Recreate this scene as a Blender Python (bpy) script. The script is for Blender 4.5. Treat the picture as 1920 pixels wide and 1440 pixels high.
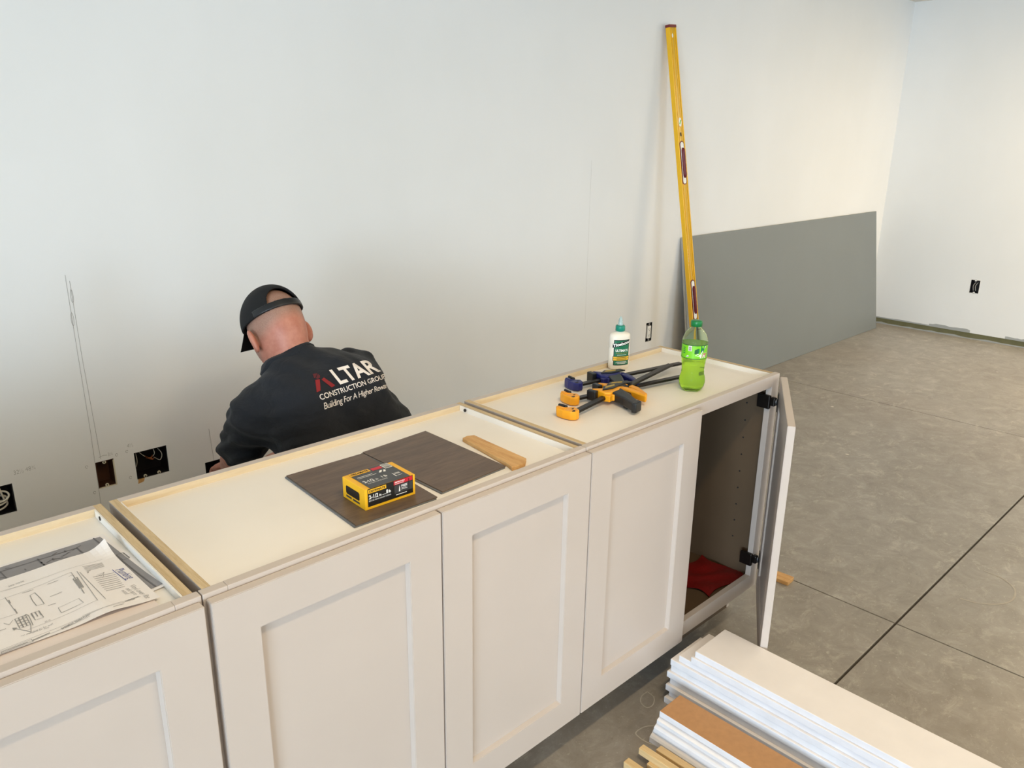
import bpy, bmesh, math, random
import numpy as np
from mathutils import Vector, Matrix
from mathutils.bvhtree import BVHTree

for o in list(bpy.data.objects): bpy.data.objects.remove(o, do_unlink=True)
scene = bpy.context.scene
C = scene.collection
R = math.radians
random.seed(4)

# ------------------------------------------------------------------ camera
FPX, YAW, PITCH, ROLL, HC = 1491.96, 0.7687, 0.3069, 0.0128, 1.5852
def basis():
    cy, sy, cp, sp = math.cos(YAW), math.sin(YAW), math.cos(PITCH), math.sin(PITCH)
    f = Vector((sy*cp, cy*cp, -sp)); r = Vector((cy, -sy, 0)); u = r.cross(f)
    c, s = math.cos(ROLL), math.sin(ROLL)
    return f, c*r + s*u, -s*r + c*u
CF, CR, CU = basis()
CPOS = Vector((0, 0, HC))
cam_d = bpy.data.cameras.new('camera'); cam = bpy.data.objects.new('camera', cam_d); C.objects.link(cam)
cam_d.sensor_width = 36; cam_d.lens = FPX/1920*36; cam_d.clip_start = 0.02
m = Matrix((CR, CU, -CF)).transposed().to_4x4(); m.translation = CPOS
cam.matrix_world = m
scene.camera = cam
def ray(u, v): return (CF + CR*((u-960)/FPX) - CU*((v-720)/FPX)).normalized()

# ------------------------------------------------------------------ world, daylight, exposure
w = bpy.data.worlds.new('world'); scene.world = w; w.use_nodes = True
w.node_tree.nodes['Background'].inputs[0].default_value = (0.62, 0.76, 1.0, 1)
w.node_tree.nodes['Background'].inputs[1].default_value = 1.2
vs = scene.view_settings
vs.view_transform = 'Standard'; vs.look = 'None'; vs.gamma = 1; vs.use_curve_mapping = False
vs.exposure = -0.40
def area(name, loc, aim, sx, sy, power, col):
    d = bpy.data.lights.new(name, 'AREA'); d.shape = 'RECTANGLE'; d.size = sx; d.size_y = sy
    d.energy = power; d.color = col
    o = bpy.data.objects.new(name, d); C.objects.link(o); o.location = loc
    o.rotation_euler = (Vector(aim)-Vector(loc)).to_track_quat('-Z', 'Y').to_euler()
    return o
XL, XR, YB, YF_, ZC = -6.5, 7.16, 2.82, -7.6, 2.615      # room bounds
WIN = (-5.9, -3.8, 0.2, 2.35)                            # daylight opening in the left wall: y0,y1,z0,z1
WIN3 = (-3.3, -1.2, 0.2, 2.35)                            # second opening in the left wall
for W_, pw in ((WIN, 560), (WIN3, 520)):
    area('daylight_window', (XL-0.16, (W_[0]+W_[1])/2, (W_[2]+W_[3])/2), (0, (W_[0]+W_[1])/2, (W_[2]+W_[3])/2), W_[1]-W_[0], W_[3]-W_[2], pw, (0.68, 0.84, 1.0))
WARM = (1.0, 0.79, 0.51)
LAMPS = [(0.6, -3.0, 48, 90), (2.7, -4.3, 24, 90), (0.9, 0.2, 32, 0), (2.8, -1.3, 20, 0), (6.5, 0.35, 84, 0), (4.8, -2.4, 40, 0)]   # x, y, watts, turn; last lamp is added to brighten the right side
WIN2 = (3.6, 6.4, 0.1, 2.2)                              # glazed opening in the front wall: x0,x1,z0,z1
area('daylight_window', ((WIN2[0]+WIN2[1])/2, YF_-0.12, (WIN2[2]+WIN2[3])/2), ((WIN2[0]+WIN2[1])/2, 0, (WIN2[2]+WIN2[3])/2), WIN2[1]-WIN2[0], WIN2[3]-WIN2[2], 150, (0.60, 0.80, 1.0))

# ------------------------------------------------------------------ colour and material helpers
def lin(h):
    if isinstance(h, str):
        h = h.lstrip('#'); c = [int(h[i:i+2], 16)/255 for i in (0, 2, 4)]
    else: c = h
    return tuple(x/12.92 if x <= 0.04045 else ((x+0.055)/1.055)**2.4 for x in c)
class NT:
    def __init__(s, name):
        s.m = bpy.data.materials.new(name); s.m.use_nodes = True
        s.t = s.m.node_tree; s.b = s.t.nodes['Principled BSDF']
    def n(s, typ, **k):
        x = s.t.nodes.new('ShaderNode'+typ)
        for a, v in k.items():
            if hasattr(x, a): setattr(x, a, v)
            else: x.inputs[a.replace('_', ' ')].default_value = v
        return x
    def l(s, a, b): s.t.links.new(a, b)
    def coord(s, scale=(1, 1, 1), rot=(0, 0, 0), out='Object'):
        c = s.n('TexCoord'); mp = s.n('Mapping'); mp.inputs['Scale'].default_value = scale; mp.inputs['Rotation'].default_value = rot
        s.l(c.outputs[out], mp.inputs['Vector']); return mp.outputs[0]
    def noise(s, vec, scale, detail=3, rough=0.5, dist=0.0):
        x = s.n('TexNoise'); x.inputs['Scale'].default_value = scale; x.inputs['Detail'].default_value = detail
        x.inputs['Roughness'].default_value = rough; x.inputs['Distortion'].default_value = dist
        s.l(vec, x.inputs['Vector']); return x.outputs[0]
    def ramp(s, fac, stops):
        x = s.n('ValToRGB'); e = x.color_ramp.elements
        while len(e) < len(stops): e.new(0.5)
        for i, (p, c) in enumerate(stops):
            e[i].position = p; e[i].color = (*c, 1) if len(c) == 3 else c
        s.l(fac, x.inputs[0]); return x.outputs[0]
    def mix(s, fac, a, b, blend='MIX'):
        x = s.n('Mix', data_type='RGBA', blend_type=blend)
        for i, v in ((0, fac), (6, a), (7, b)):
            if isinstance(v, (int, float)): x.inputs[i].default_value = v
            elif isinstance(v, tuple): x.inputs[i].default_value = (*v, 1)
            else: s.l(v, x.inputs[i])
        return x.outputs[2]
    def bump(s, h, strength=0.2, dist=0.002):
        x = s.n('Bump'); x.inputs['Strength'].default_value = strength; x.inputs['Distance'].default_value = dist
        s.l(h, x.inputs['Height']); s.l(x.outputs[0], s.b.inputs['Normal'])
    def col(s, c): s.l(c, s.b.inputs['Base Color'])
    def set(s, **k):
        for a, v in k.items():
            i = s.b.inputs[a.replace('_', ' ')]
            i.default_value = (*v, 1) if isinstance(v, tuple) and len(v) == 3 and a in ('Base_Color', 'Emission_Color', 'Subsurface_Radius')[:2] else v
        return s
def plain(name, c, rough=0.5, var=0.06, nscale=30, metal=0.0, bump=0.0, coat=0.0):
    t = NT(name); c = lin(c)
    v = t.noise(t.coord(), nscale, 3)
    t.col(t.ramp(v, [(0.3, tuple(max(0, x*(1-var)) for x in c)), (0.7, tuple(min(1, x*(1+var)) for x in c))]))
    t.set(Roughness=rough, Metallic=metal, Coat_Weight=coat)
    if bump: t.bump(v, bump)
    return t.m
def wood(name, c1, c2, axis=1, scale=6, stretch=14, rough=0.6, knots=0.0):
    t = NT(name); sc = [stretch]*3; sc[axis] = 1.0
    v = t.noise(t.coord(tuple(sc)), scale, 5, 0.6, 0.6)
    w_ = t.noise(t.coord(tuple(x*3 for x in sc)), scale*2, 2)
    base = t.ramp(v, [(0.25, lin(c1)), (0.5, tuple((a+b)/2 for a, b in zip(lin(c1), lin(c2)))), (0.75, lin(c2))])
    t.col(t.mix(0.25, base, t.ramp(w_, [(0.35, lin(c1)), (0.65, lin(c2))])))
    t.set(Roughness=rough); t.bump(v, 0.08); return t.m
M = {}
def wall_mat():
    t = NT('wall_paint')
    big = t.noise(t.coord((0.55, 0.55, 0.9)), 1.4, 2, 0.4)
    c = t.ramp(big, [(0.3, lin('#e8e7e3')), (0.7, lin('#efeeeb'))])
    fine = t.noise(t.coord(), 240, 2)
    mott = t.noise(t.coord((1, 1, 0.5)), 2.2, 3, 0.55)
    c = t.mix(0.3, c, t.ramp(mott, [(0.3, lin('#e5e4e0')), (0.7, lin('#f0efec'))]))
    t.col(c); t.set(Roughness=0.62); t.bump(fine, 0.05, 0.001); return t.m
M['wall'] = wall_mat()
def floor_mat():
    t = NT('concrete')
    co = t.coord()
    a = t.noise(co, 1.1, 5, 0.6, 0.4); b = t.noise(co, 9, 6, 0.7, 0.8)
    base = t.ramp(a, [(0.3, lin('#878077')), (0.5, lin('#959087')), (0.72, lin('#a6a29b'))])
    base = t.mix(0.62, base, t.ramp(b, [(0.3, lin('#7d766c')), (0.55, lin('#979188')), (0.8, lin('#b8b4ad'))]))
    # pale scuffs and trowel streaks
    s1 = t.noise(t.coord((1.4, 2.0, 1), (0, 0, R(25))), 7, 9, 0.78, 0.7)
    sc = t.ramp(s1, [(0.53, (0, 0, 0)), (0.68, (0.62, 0.62, 0.62))])
    g = t.noise(co, 1.7, 3, 0.6, 0.6); gm = t.ramp(g, [(0.36, (0.12, 0.12, 0.12)), (0.60, (1, 1, 1))])
    fac = t.mix(1.0, sc, gm, 'MULTIPLY')
    base = t.mix(fac, base, lin('#c9c2b6'))
    # small plaster drips
    vo = t.n('TexVoronoi', feature='F1'); vo.inputs['Scale'].default_value = 9
    wv = t.noise(co, 14, 3); mv = t.n('Mix', data_type='VECTOR'); mv.inputs[0].default_value = 0.035
    t.l(co, mv.inputs[4]); 
    nx = t.n('TexNoise'); nx.inputs['Scale'].default_value = 8; t.l(co, nx.inputs['Vector']); t.l(nx.outputs[1], mv.inputs[5])
    t.l(mv.outputs[1], vo.inputs['Vector'])
    dr = t.ramp(vo.outputs['Distance'], [(0.07, (0.8, 0.8, 0.8)), (0.10, (0, 0, 0))])
    pick = t.noise(co, 4.2, 2); pm = t.ramp(pick, [(0.6, (0, 0, 0)), (0.66, (1, 1, 1))])
    base = t.mix(t.mix(1.0, dr, pm, 'MULTIPLY'), base, lin('#ddd6c9'))
    fl = t.noise(t.coord((1, 1.5, 1)), 55, 4, 0.7); base = t.mix(t.ramp(fl, [(0.60, (0, 0, 0)), (0.72, (0.5, 0.5, 0.5))]), base, lin('#cfc9be'))
    base = t.mix(t.ramp(fl, [(0.28, (0.4, 0.4, 0.4)), (0.40, (0, 0, 0))]), base, lin('#6f675c'))
    br = t.noise(co, 0.7, 2); base = t.mix(t.ramp(br, [(0.5, (0, 0, 0)), (0.75, (0.3, 0.3, 0.3))]), base, lin('#8d7b68'))
    t.col(base); t.set(Roughness=0.42); t.bump(b, 0.06, 0.002); return t.m
M['floor'] = floor_mat()
M['ceil'] = plain('ceiling_paint', '#dedad0', 0.8, 0.02, 3)
M['joint'] = plain('joint_dark', '#3c352c', 0.9)
M['cab'] = plain('cabinet_paint', '#c6bab0', 0.42, 0.015, 5)
M['cabtop'] = plain('cabinet_top_board', '#f2ece3', 0.5, 0.03, 4)
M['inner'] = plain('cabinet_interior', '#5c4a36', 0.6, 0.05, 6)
M['ply'] = wood('plywood_edge', '#b5986c', '#dcc7a0', 1, 9, 22)
M['railwood'] = wood('rail_wood', '#d2ba93', '#e6d6b8', 0, 4, 12)
M['boardwhite'] = plain('primed_board', '#ece6e2', 0.55, 0.03, 12)
M['boardedge'] = plain('primed_board_edge', '#e2e2e6', 0.6, 0.05, 18)
M['mdf'] = plain('raw_fibreboard', '#b98a5c', 0.75, 0.06, 60)
M['stick'] = wood('pine_strip', '#c9a672', '#e3c896', 1, 8, 18)
M['shim'] = wood('shim_wood', '#b98445', '#dfb57a', 1, 7, 10)
M['vinyl'] = wood('vinyl_plank', '#4b3c31', '#75614f', 0, 5, 9, 0.45)
M['core'] = plain('plank_core', '#6f7276', 0.6)
M['grey'] = plain('grey_laminate', '#7f8381', 0.45, 0.02, 3)
M['greyedge'] = plain('laminate_edge', '#b9b6ae', 0.6)
M['yellow'] = plain('level_yellow', '#f2b800', 0.35, 0.03, 6, coat=0.2)
M['yellowweb'] = plain('level_web_yellow', '#d6a400', 0.35, 0.04, 10, coat=0.2)
M['maroon'] = plain('dark_red_plastic', '#6d1420', 0.45)
M['white'] = plain('white_plastic', '#f1efe9', 0.4, 0.02)
M['black'] = plain('black_plastic', '#17181a', 0.4, 0.1)
M['steel'] = plain('black_steel', '#26221f', 0.35, 0.1, 20, 0.6)
M['orange'] = plain('clamp_yellow', '#f2a416', 0.4, 0.05, 20)
M['blue'] = plain('clamp_blue', '#1d2266', 0.4, 0.06, 20)
M['gold'] = plain('label_gold', '#b99a3e', 0.5, 0.1, 80)
M['boxyellow'] = plain('carton_yellow', '#f0b51c', 0.45, 0.03, 20)
M['boxblack'] = plain('carton_black', '#15130f', 0.4, 0.05)
M['boxgrey'] = plain('carton_dark', '#3a3a3a', 0.35, 0.04)
M['red'] = plain('print_red', '#c5182c', 0.45)
M['ink'] = plain('ink_black', '#1a1a1a', 0.6)
M['inkgrey'] = plain('ink_grey', '#989694', 0.8)
M['inkblue'] = plain('ink_blue', '#34408c', 0.7)
M['pencil'] = plain('pencil_grey', '#a9a6a1', 0.9)
M['seam'] = plain('wall_seam', '#d6d4ce', 0.8)
M['paper'] = plain('paper', '#ece7e4', 0.8, 0.015, 6)
M['paperold'] = plain('paper_under', '#e8dcd6', 0.8, 0.02, 6)
M['greyprint'] = plain('grey_print', '#8e8d91', 0.8, 0.06, 30)
M['greyink'] = plain('grey_print_ink', '#6a696d', 0.8)
M['boxbrown'] = plain('outlet_box_brown', '#4a2a17', 0.6, 0.2, 25)
M['boxdark'] = plain('outlet_box_dark', '#121011', 0.5)
M['cream'] = plain('cream_plastic', '#d9cfb5', 0.5)
M['wire'] = plain('white_cable', '#d8d2c4', 0.5)
M['copper'] = plain('copper_wire', '#a4623c', 0.4, 0.1, 20, 0.7)
M['olive'] = plain('sill_plate', '#77724f', 0.8, 0.1, 12)
M['drywallgrey'] = plain('bare_drywall', '#a8a9a6', 0.9, 0.04, 20)
M['redcloth'] = plain('red_plastic_bag', '#7a0c0c', 0.4, 0.12, 14)
M['labelgreen'] = plain('glue_label_green', '#0d6a48', 0.4)
M['labelyellow'] = plain('glue_label_yellow', '#edbb2e', 0.4)
M['capgreen'] = plain('glue_cap_green', '#0f8670', 0.4)
M['gluewhite'] = plain('glue_bottle_plastic', '#ece3d3', 0.35, 0.02)
M['sodacap'] = plain('soda_cap_green', '#0a7a3e', 0.35)
M['lime'] = plain('soda_label_lime', '#7ccf1d', 0.4, 0.04)
M['dkgreen'] = plain('soda_label_green', '#0c5c28', 0.4)
M['jeans'] = plain('work_trousers', '#3b3d42', 0.85, 0.1, 60)
M['boot'] = plain('boot_leather', '#4a3524', 0.6, 0.1, 30)
M['shirtwhite'] = plain('shirt_print_white', '#f0e6dc', 0.75, 0.03)
M['shirtred'] = plain('shirt_print_red', '#8c1d20', 0.8)
M['shirtreddark'] = plain('shirt_print_dark_red', '#5a1c20', 0.8)
M['capmesh'] = plain('cap_cloth', '#0b0b0d', 0.85, 0.2, 200)
M['eye'] = plain('eye_white', '#e6e0da', 0.3)
M['stain'] = plain('floor_stain', '#b4ac9f', 0.8, 0.06, 40)
M['zinc'] = plain('galvanised_metal', '#8f9092', 0.4, 0.1, 30, 0.8)
def shirt_mat():
    t = NT('navy_tshirt'); v = t.noise(t.coord(), 420, 2); b = t.noise(t.coord(), 9, 3)
    t.col(t.ramp(b, [(0.3, lin('#12151b')), (0.7, lin('#1a1e26'))])); t.set(Roughness=0.9); t.b.inputs['Sheen Weight'].default_value = 0.06
    f_ = t.noise(t.coord((1, 1, 1.6), (0.3, 0.5, 0.2)), 16, 3, 0.5, 1.2); t.bump(t.mix(0.12, f_, v), 0.4, 0.012); return t.m
M['shirt'] = shirt_mat()
def skin_mat():
    t = NT('skin'); a = t.n('Attribute', attribute_name='stubble'); n = t.noise(t.coord(), 30, 4, 0.6); n2 = t.noise(t.coord(), 500, 2)
    s = t.ramp(n, [(0.3, lin('#b06c57')), (0.7, lin('#c68873'))])
    h = t.ramp(n2, [(0.3, lin('#85695a')), (0.7, lin('#a58a78'))])
    t.col(t.mix(a.outputs[2], s, h)); t.set(Roughness=0.5); t.b.inputs['Subsurface Weight'].default_value = 0.08
    t.b.inputs['Subsurface Radius'].default_value = (0.02, 0.008, 0.004); t.bump(n2, 0.1, 0.001); return t.m
M['skin'] = skin_mat()
def glass_mat(name, c, rough, trans, ior):
    t = NT(name); v = t.noise(t.coord(), 20, 2); cc = lin(c)
    t.col(t.ramp(v, [(0.3, tuple(x*0.96 for x in cc)), (0.7, cc)]))
    t.set(Roughness=rough, IOR=ior); t.b.inputs['Transmission Weight'].default_value = trans; return t.m
M['pet'] = glass_mat('green_bottle_plastic', '#e2f7d8', 0.03, 0.97, 1.08)
M['soda'] = glass_mat('lime_soda', '#dcf84e', 0.05, 0.8, 1.12)
M['nozzle'] = glass_mat('glue_nozzle_plastic', '#d3e8e6', 0.25, 0.5, 1.2)

# ------------------------------------------------------------------ mesh helpers
def worigin(o):
    v = Vector((0, 0, 0))
    while o: v += o.location; o = o.parent
    return v
def link(name, me, mat, parent=None, loc=None, rot=None, world=True):
    o = bpy.data.objects.new(name, me); C.objects.link(o)
    mats = mat if isinstance(mat, (list, tuple)) else [mat]
    if not me.materials:
        for x in mats: me.materials.append(M[x] if isinstance(x, str) else x)
    if parent:
        o.parent = parent
        if world and loc is None: me.transform(Matrix.Translation(-worigin(parent)))
    if loc is not None: o.location = loc
    if rot is not None: o.rotation_euler = rot
    return o
def obj(name, bm, mat, parent=None, smooth=False, **k):
    me = bpy.data.meshes.new(name); bm.normal_update(); bm.to_mesh(me); bm.free()
    if smooth:
        for p in me.polygons: p.use_smooth = True
    return link(name, me, mat, parent, **k)
def tag(o, label, cat, group=None):
    o['label'] = label; o['category'] = cat
    if group: o['group'] = group
    return o
def thing(name, label, cat, loc=(0, 0, 0), group=None, rot=None):
    o = bpy.data.objects.new(name, None); C.objects.link(o); o.location = loc; o.empty_display_size = 0.05
    if rot: o.rotation_euler = rot
    return tag(o, label, cat, group)
def struct(o): o['kind'] = 'structure'; return o
def bmn(): return bmesh.new()
def box(bm, x0, x1, y0, y1, z0, z1, bev=0, mi=0):
    vs_ = [bm.verts.new((x, y, z)) for x in (x0, x1) for y in (y0, y1) for z in (z0, z1)]
    fs = []
    for q in ((0, 1, 3, 2), (4, 6, 7, 5), (0, 4, 5, 1), (2, 3, 7, 6), (0, 2, 6, 4), (1, 5, 7, 3)):
        f = bm.faces.new([vs_[i] for i in q]); f.material_index = mi; fs.append(f)
    if bev:
        es = list({e for f in fs for e in f.edges})
        bmesh.ops.bevel(bm, geom=es, offset=bev, segments=2, affect='EDGES', profile=0.5)
    return fs
def bx(*a, **k):
    bm = bmn(); box(bm, *a, **k); return bm
def prism(bm, pts, z0, z1, mi=0, axis='z'):
    n = len(pts)
    def P(a, b, c): return (a, b, c) if axis == 'z' else ((a, c, b) if axis == 'y' else (c, a, b))
    lo = [bm.verts.new(P(x, y, z0)) for x, y in pts]; hi = [bm.verts.new(P(x, y, z1)) for x, y in pts]
    fs = [bm.faces.new(lo[::-1]), bm.faces.new(hi)]
    for i in range(n): fs.append(bm.faces.new((lo[i], lo[(i+1) % n], hi[(i+1) % n], hi[i])))
    for f in fs: f.material_index = mi
    bmesh.ops.recalc_face_normals(bm, faces=fs); return fs
def bevel_all(bm, off, seg=2, ang=30):
    es = [e for e in bm.edges if len(e.link_faces) == 2 and e.calc_face_angle(0) > R(ang)]
    bmesh.ops.bevel(bm, geom=es, offset=off, segments=seg, affect='EDGES', profile=0.5); return bm
def lathe(bm, prof, n=28, sx=1, sy=1, cx=0, cy=0, cap=True, lobe=None, mi=0):
    rings = []
    for r, z in prof:
        ring = []
        for i in range(n):
            a = 2*math.pi*i/n; rr = r*(lobe(a, z) if lobe else 1)
            ring.append(bm.verts.new((cx+rr*sx*math.cos(a), cy+rr*sy*math.sin(a), z)))
        rings.append(ring)
    for a, b in zip(rings, rings[1:]):
        for i in range(n):
            f = bm.faces.new((a[i], a[(i+1) % n], b[(i+1) % n], b[i])); f.smooth = True; f.material_index = mi
    if cap:
        f = bm.faces.new(rings[0][::-1]); f.material_index = mi
        f = bm.faces.new(rings[-1]); f.material_index = mi
    return rings
def tube(bm, pts, r, n=8, mi=0):
    pts = [Vector(p) for p in pts]; rings = []
    up = Vector((0.31, 0.2, 0.93))
    for i, p in enumerate(pts):
        t = (pts[min(i+1, len(pts)-1)]-pts[max(i-1, 0)]).normalized()
        a = t.cross(up).normalized(); b = t.cross(a)
        rr = r[i] if isinstance(r, (list, tuple)) else r
        rings.append([bm.verts.new(p+rr*(math.cos(2*math.pi*k/n)*a+math.sin(2*math.pi*k/n)*b)) for k in range(n)])
    for a, b in zip(rings, rings[1:]):
        for k in range(n):
            f = bm.faces.new((a[k], a[(k+1) % n], b[(k+1) % n], b[k])); f.smooth = True; f.material_index = mi
    bm.faces.new(rings[0][::-1]); bm.faces.new(rings[-1])
def spline(pts, n=6):
    P = [Vector(p) for p in pts]; P = [2*P[0]-P[1]]+P+[2*P[-1]-P[-2]]; out = []
    for i in range(1, len(P)-2):
        a, b, c, d = P[i-1:i+3]
        for k in range(n):
            t = k/n
            out.append(0.5*((2*b)+(c-a)*t+(2*a-5*b+4*c-d)*t*t+(3*b-a-3*c+d)*t**3))
    out.append(P[-2]); return out
_txt = {}
def text_geo(body, bold=0.0, shear=0.0, space=1.0, res=4):
    """outline text as (verts2d, faces) with cap height 1 and x from 0 to 1 * width"""
    key = (body, bold, shear, space)
    if key in _txt: return _txt[key]
    def mk(b):
        c = bpy.data.curves.new('t', 'FONT'); c.body = b; c.offset = bold; c.shear = shear; c.space_character = space; c.resolution_u = res
        o = bpy.data.objects.new('t', c); C.objects.link(o)
        dg = bpy.context.evaluated_depsgraph_get(); me = o.evaluated_get(dg).to_mesh()
        v = [(q.co.x, q.co.y) for q in me.vertices]; f = [tuple(p.vertices) for p in me.polygons]
        o.evaluated_get(dg).to_mesh_clear(); bpy.data.objects.remove(o, do_unlink=True); bpy.data.curves.remove(c)
        return v, f
    hv, _ = mk('H'); cap = max(y for x, y in hv); y0 = min(y for x, y in hv)
    v, f = mk(body); x0 = min(x for x, y in v); x1 = max(x for x, y in v)
    r = ([((x-x0)/(x1-x0), (y-y0)/(cap-y0)) for x, y in v], f, (x1-x0)/(cap-y0))
    _txt[key] = r; return r
def add_text(bm, body, fn, bold=0, shear=0, space=1.0, mi=0, maxlen=None):
    """fn(u,v)->3d; u in 0..1 along, v in cap heights. Long edges are split so text follows curves."""
    v, f, asp = text_geo(body, bold, shear, space)
    t = bmesh.new(); vv = [t.verts.new((x, y/asp, 0)) for x, y in v]
    for q in f:
        try: t.faces.new([vv[i] for i in q])
        except ValueError: pass
    if maxlen:
        bmesh.ops.triangulate(t, faces=t.faces[:])
        for _ in range(4):
            es = [e for e in t.edges if e.calc_length() > maxlen]
            if not es: break
            bmesh.ops.subdivide_edges(t, edges=es, cuts=1)
        bmesh.ops.triangulate(t, faces=t.faces[:])
    mp = {}
    for q in t.verts:
        p = fn(q.co.x, q.co.y*asp); mp[q] = bm.verts.new(p) if p is not None else None
    for q in t.faces:
        vs_ = [mp[x] for x in q.verts]
        if None in vs_: continue
        try: g = bm.faces.new(vs_); g.material_index = mi
        except ValueError: pass
    t.free()
def quad(bm, pts, mi=0):
    f = bm.faces.new([bm.verts.new(p) for p in pts]); f.material_index = mi; return f
def ribbon(bm, pts, w_, fn, closed=False, mi=0):
    """thin printed line through 2d pts, mapped by fn(x,y)->3d"""
    if closed: pts = list(pts)+[pts[0]]
    for (a, b), (c, d) in zip(pts, pts[1:]):
        L = math.hypot(c-a, d-b)
        if L < 1e-9: continue
        nx, ny = -(d-b)/L*w_/2, (c-a)/L*w_/2; n = max(1, int(L/0.02))
        for k in range(n):
            p, q = k/n, (k+1)/n
            x0, y0, x1, y1 = a+(c-a)*p, b+(d-b)*p, a+(c-a)*q, b+(d-b)*q
            quad(bm, [fn(x0+nx, y0+ny), fn(x0-nx, y0-ny), fn(x1-nx, y1-ny), fn(x1+nx, y1+ny)], mi)

# ------------------------------------------------------------------ implicit surface helper (organic shapes)
def smin(a, b, k):
    h = np.clip(0.5+0.5*(b-a)/k, 0, 1); return b+(a-b)*h-k*h*(1-h)
def smax(a, b, k): return -smin(-a, -b, k)
def rcone(P, a, b, ra, rb):
    a = np.array(a, np.float32); b = np.array(b, np.float32); d = b-a
    t = np.clip(((P-a)@d)/float(d@d), 0, 1); q = P-a-t[:, None]*d
    return np.sqrt((q*q).sum(1))-(ra+(rb-ra)*t)
def ellip(P, c, rad, ax=None):
    q = P-np.array(c, np.float32)
    if ax is not None: q = q@np.array(ax, np.float32).T
    r = np.array(rad, np.float32); k0 = np.sqrt(((q/r)**2).sum(1)); k1 = np.sqrt(((q/(r*r))**2).sum(1))
    return k0*(k0-1)/np.maximum(k1, 1e-6)
def sdf_mesh(name, fn, lo, hi, h, margin=1.0):
    lo = np.array(lo, np.float32); n = np.ceil((np.array(hi)-lo)/h).astype(int)+1
    B = 16; V = np.ones(n, np.float32)
    nb = -(-n//B)
    ce = np.stack(np.meshgrid(*[(np.arange(k)*B+B/2)*h for k in nb], indexing='ij'), -1).reshape(-1, 3).astype(np.float32)+lo
    dc = fn(ce); rad = B*h*0.9*margin
    idx = np.stack(np.meshgrid(*[np.arange(k) for k in nb], indexing='ij'), -1).reshape(-1, 3)
    todo = []
    for q, (ix, d) in enumerate(zip(idx, dc)):
        s = tuple(slice(i*B, min((i+1)*B, m_)) for i, m_ in zip(ix, n))
        if abs(d) > rad*1.6: V[s] = 1.0 if d > 0 else -1.0
        else: todo.append(s)
    for c0 in range(0, len(todo), 64):
        ps = [];
        for s in todo[c0:c0+64]:
            g = np.stack(np.meshgrid(*[np.arange(x.start, x.stop)*h for x in s], indexing='ij'), -1).reshape(-1, 3)
            ps.append(g.astype(np.float32)+lo)
        d = fn(np.concatenate(ps)); k = 0
        for s, p in zip(todo[c0:c0+64], ps):
            V[s] = d[k:k+len(p)].reshape([x.stop-x.start for x in s]); k += len(p)
    ins = V < 0
    m_ = n-1; S = np.zeros(m_, np.int8)
    for dx in (0, 1):
        for dy in (0, 1):
            for dz in (0, 1): S += ins[dx:dx+m_[0], dy:dy+m_[1], dz:dz+m_[2]]
    act = np.argwhere((S > 0) & (S < 8)); ids = -np.ones(m_, np.int32); ids[tuple(act.T)] = np.arange(len(act))
    acc = np.zeros((len(act), 3)); cnt = np.zeros(len(act))
    cor = [(a, b, c) for a in (0, 1) for b in (0, 1) for c in (0, 1)]
    for a in cor:
        for ax in range(3):
            if a[ax]: continue
            b = list(a); b[ax] = 1
            va = V[act[:, 0]+a[0], act[:, 1]+a[1], act[:, 2]+a[2]]; vb = V[act[:, 0]+b[0], act[:, 1]+b[1], act[:, 2]+b[2]]
            mk = (va < 0) != (vb < 0); t = np.where(mk, va/np.where(mk, va-vb, 1), 0)
            p = np.array(a, float)[None].repeat(len(act), 0); p[:, ax] = t
            acc += np.where(mk[:, None], p, 0); cnt += mk
    verts = (act+acc/cnt[:, None])*h+lo
    faces = []
    for ax in range(3):
        o1, o2 = [(1, 2), (2, 0), (0, 1)][ax]
        sl0 = [slice(0, None)]*3; sl1 = [slice(0, None)]*3; sl0[ax] = slice(0, -1); sl1[ax] = slice(1, None)
        e = np.argwhere(ins[tuple(sl0)] != ins[tuple(sl1)])
        e = e[(e[:, o1] > 0) & (e[:, o2] > 0) & (e[:, o1] < m_[o1]) & (e[:, o2] < m_[o2])]
        if not len(e): continue
        q = []
        for d1, d2 in ((1, 1), (0, 1), (0, 0), (1, 0)):
            c = e.copy(); c[:, o1] -= d1; c[:, o2] -= d2; q.append(ids[tuple(c.T)])
        q = np.stack(q, 1); fl = ~ins[tuple(e.T)]
        q[fl] = q[fl][:, ::-1]; faces.append(q)
    F = np.concatenate(faces); F = F[(F >= 0).all(1)]
    me = bpy.data.meshes.new(name); me.from_pydata(verts.tolist(), [], F.tolist()); me.update()
    me.polygons.foreach_set('use_smooth', [True]*len(me.polygons))
    return me, verts

# ================================================================== THE ROOM
TOP, PAN = 0.876, 0.860
# floor: slabs between saw-cut joints
sub = struct(obj('floor', bx(XL-0.1, XR+0.1, YF_-0.1, YB+0.1, -0.12, -0.006), 'joint'))
xs = [XL-0.1, -4.5, -2.14, 0.22, 2.584, 4.93, XR+0.1]; ys = [YF_-0.1, -6.28, -3.93, -1.58, 0.771, YB+0.1]
for i in range(6):
    for j in range(5):
        gx, gy = 0.0025, 0.004
        obj('concrete_slab', bx(xs[i]+gx, xs[i+1]-gx, ys[j]+gy, ys[j+1]-gy, -0.05, 0, 0.0015), 'floor', sub)
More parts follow.
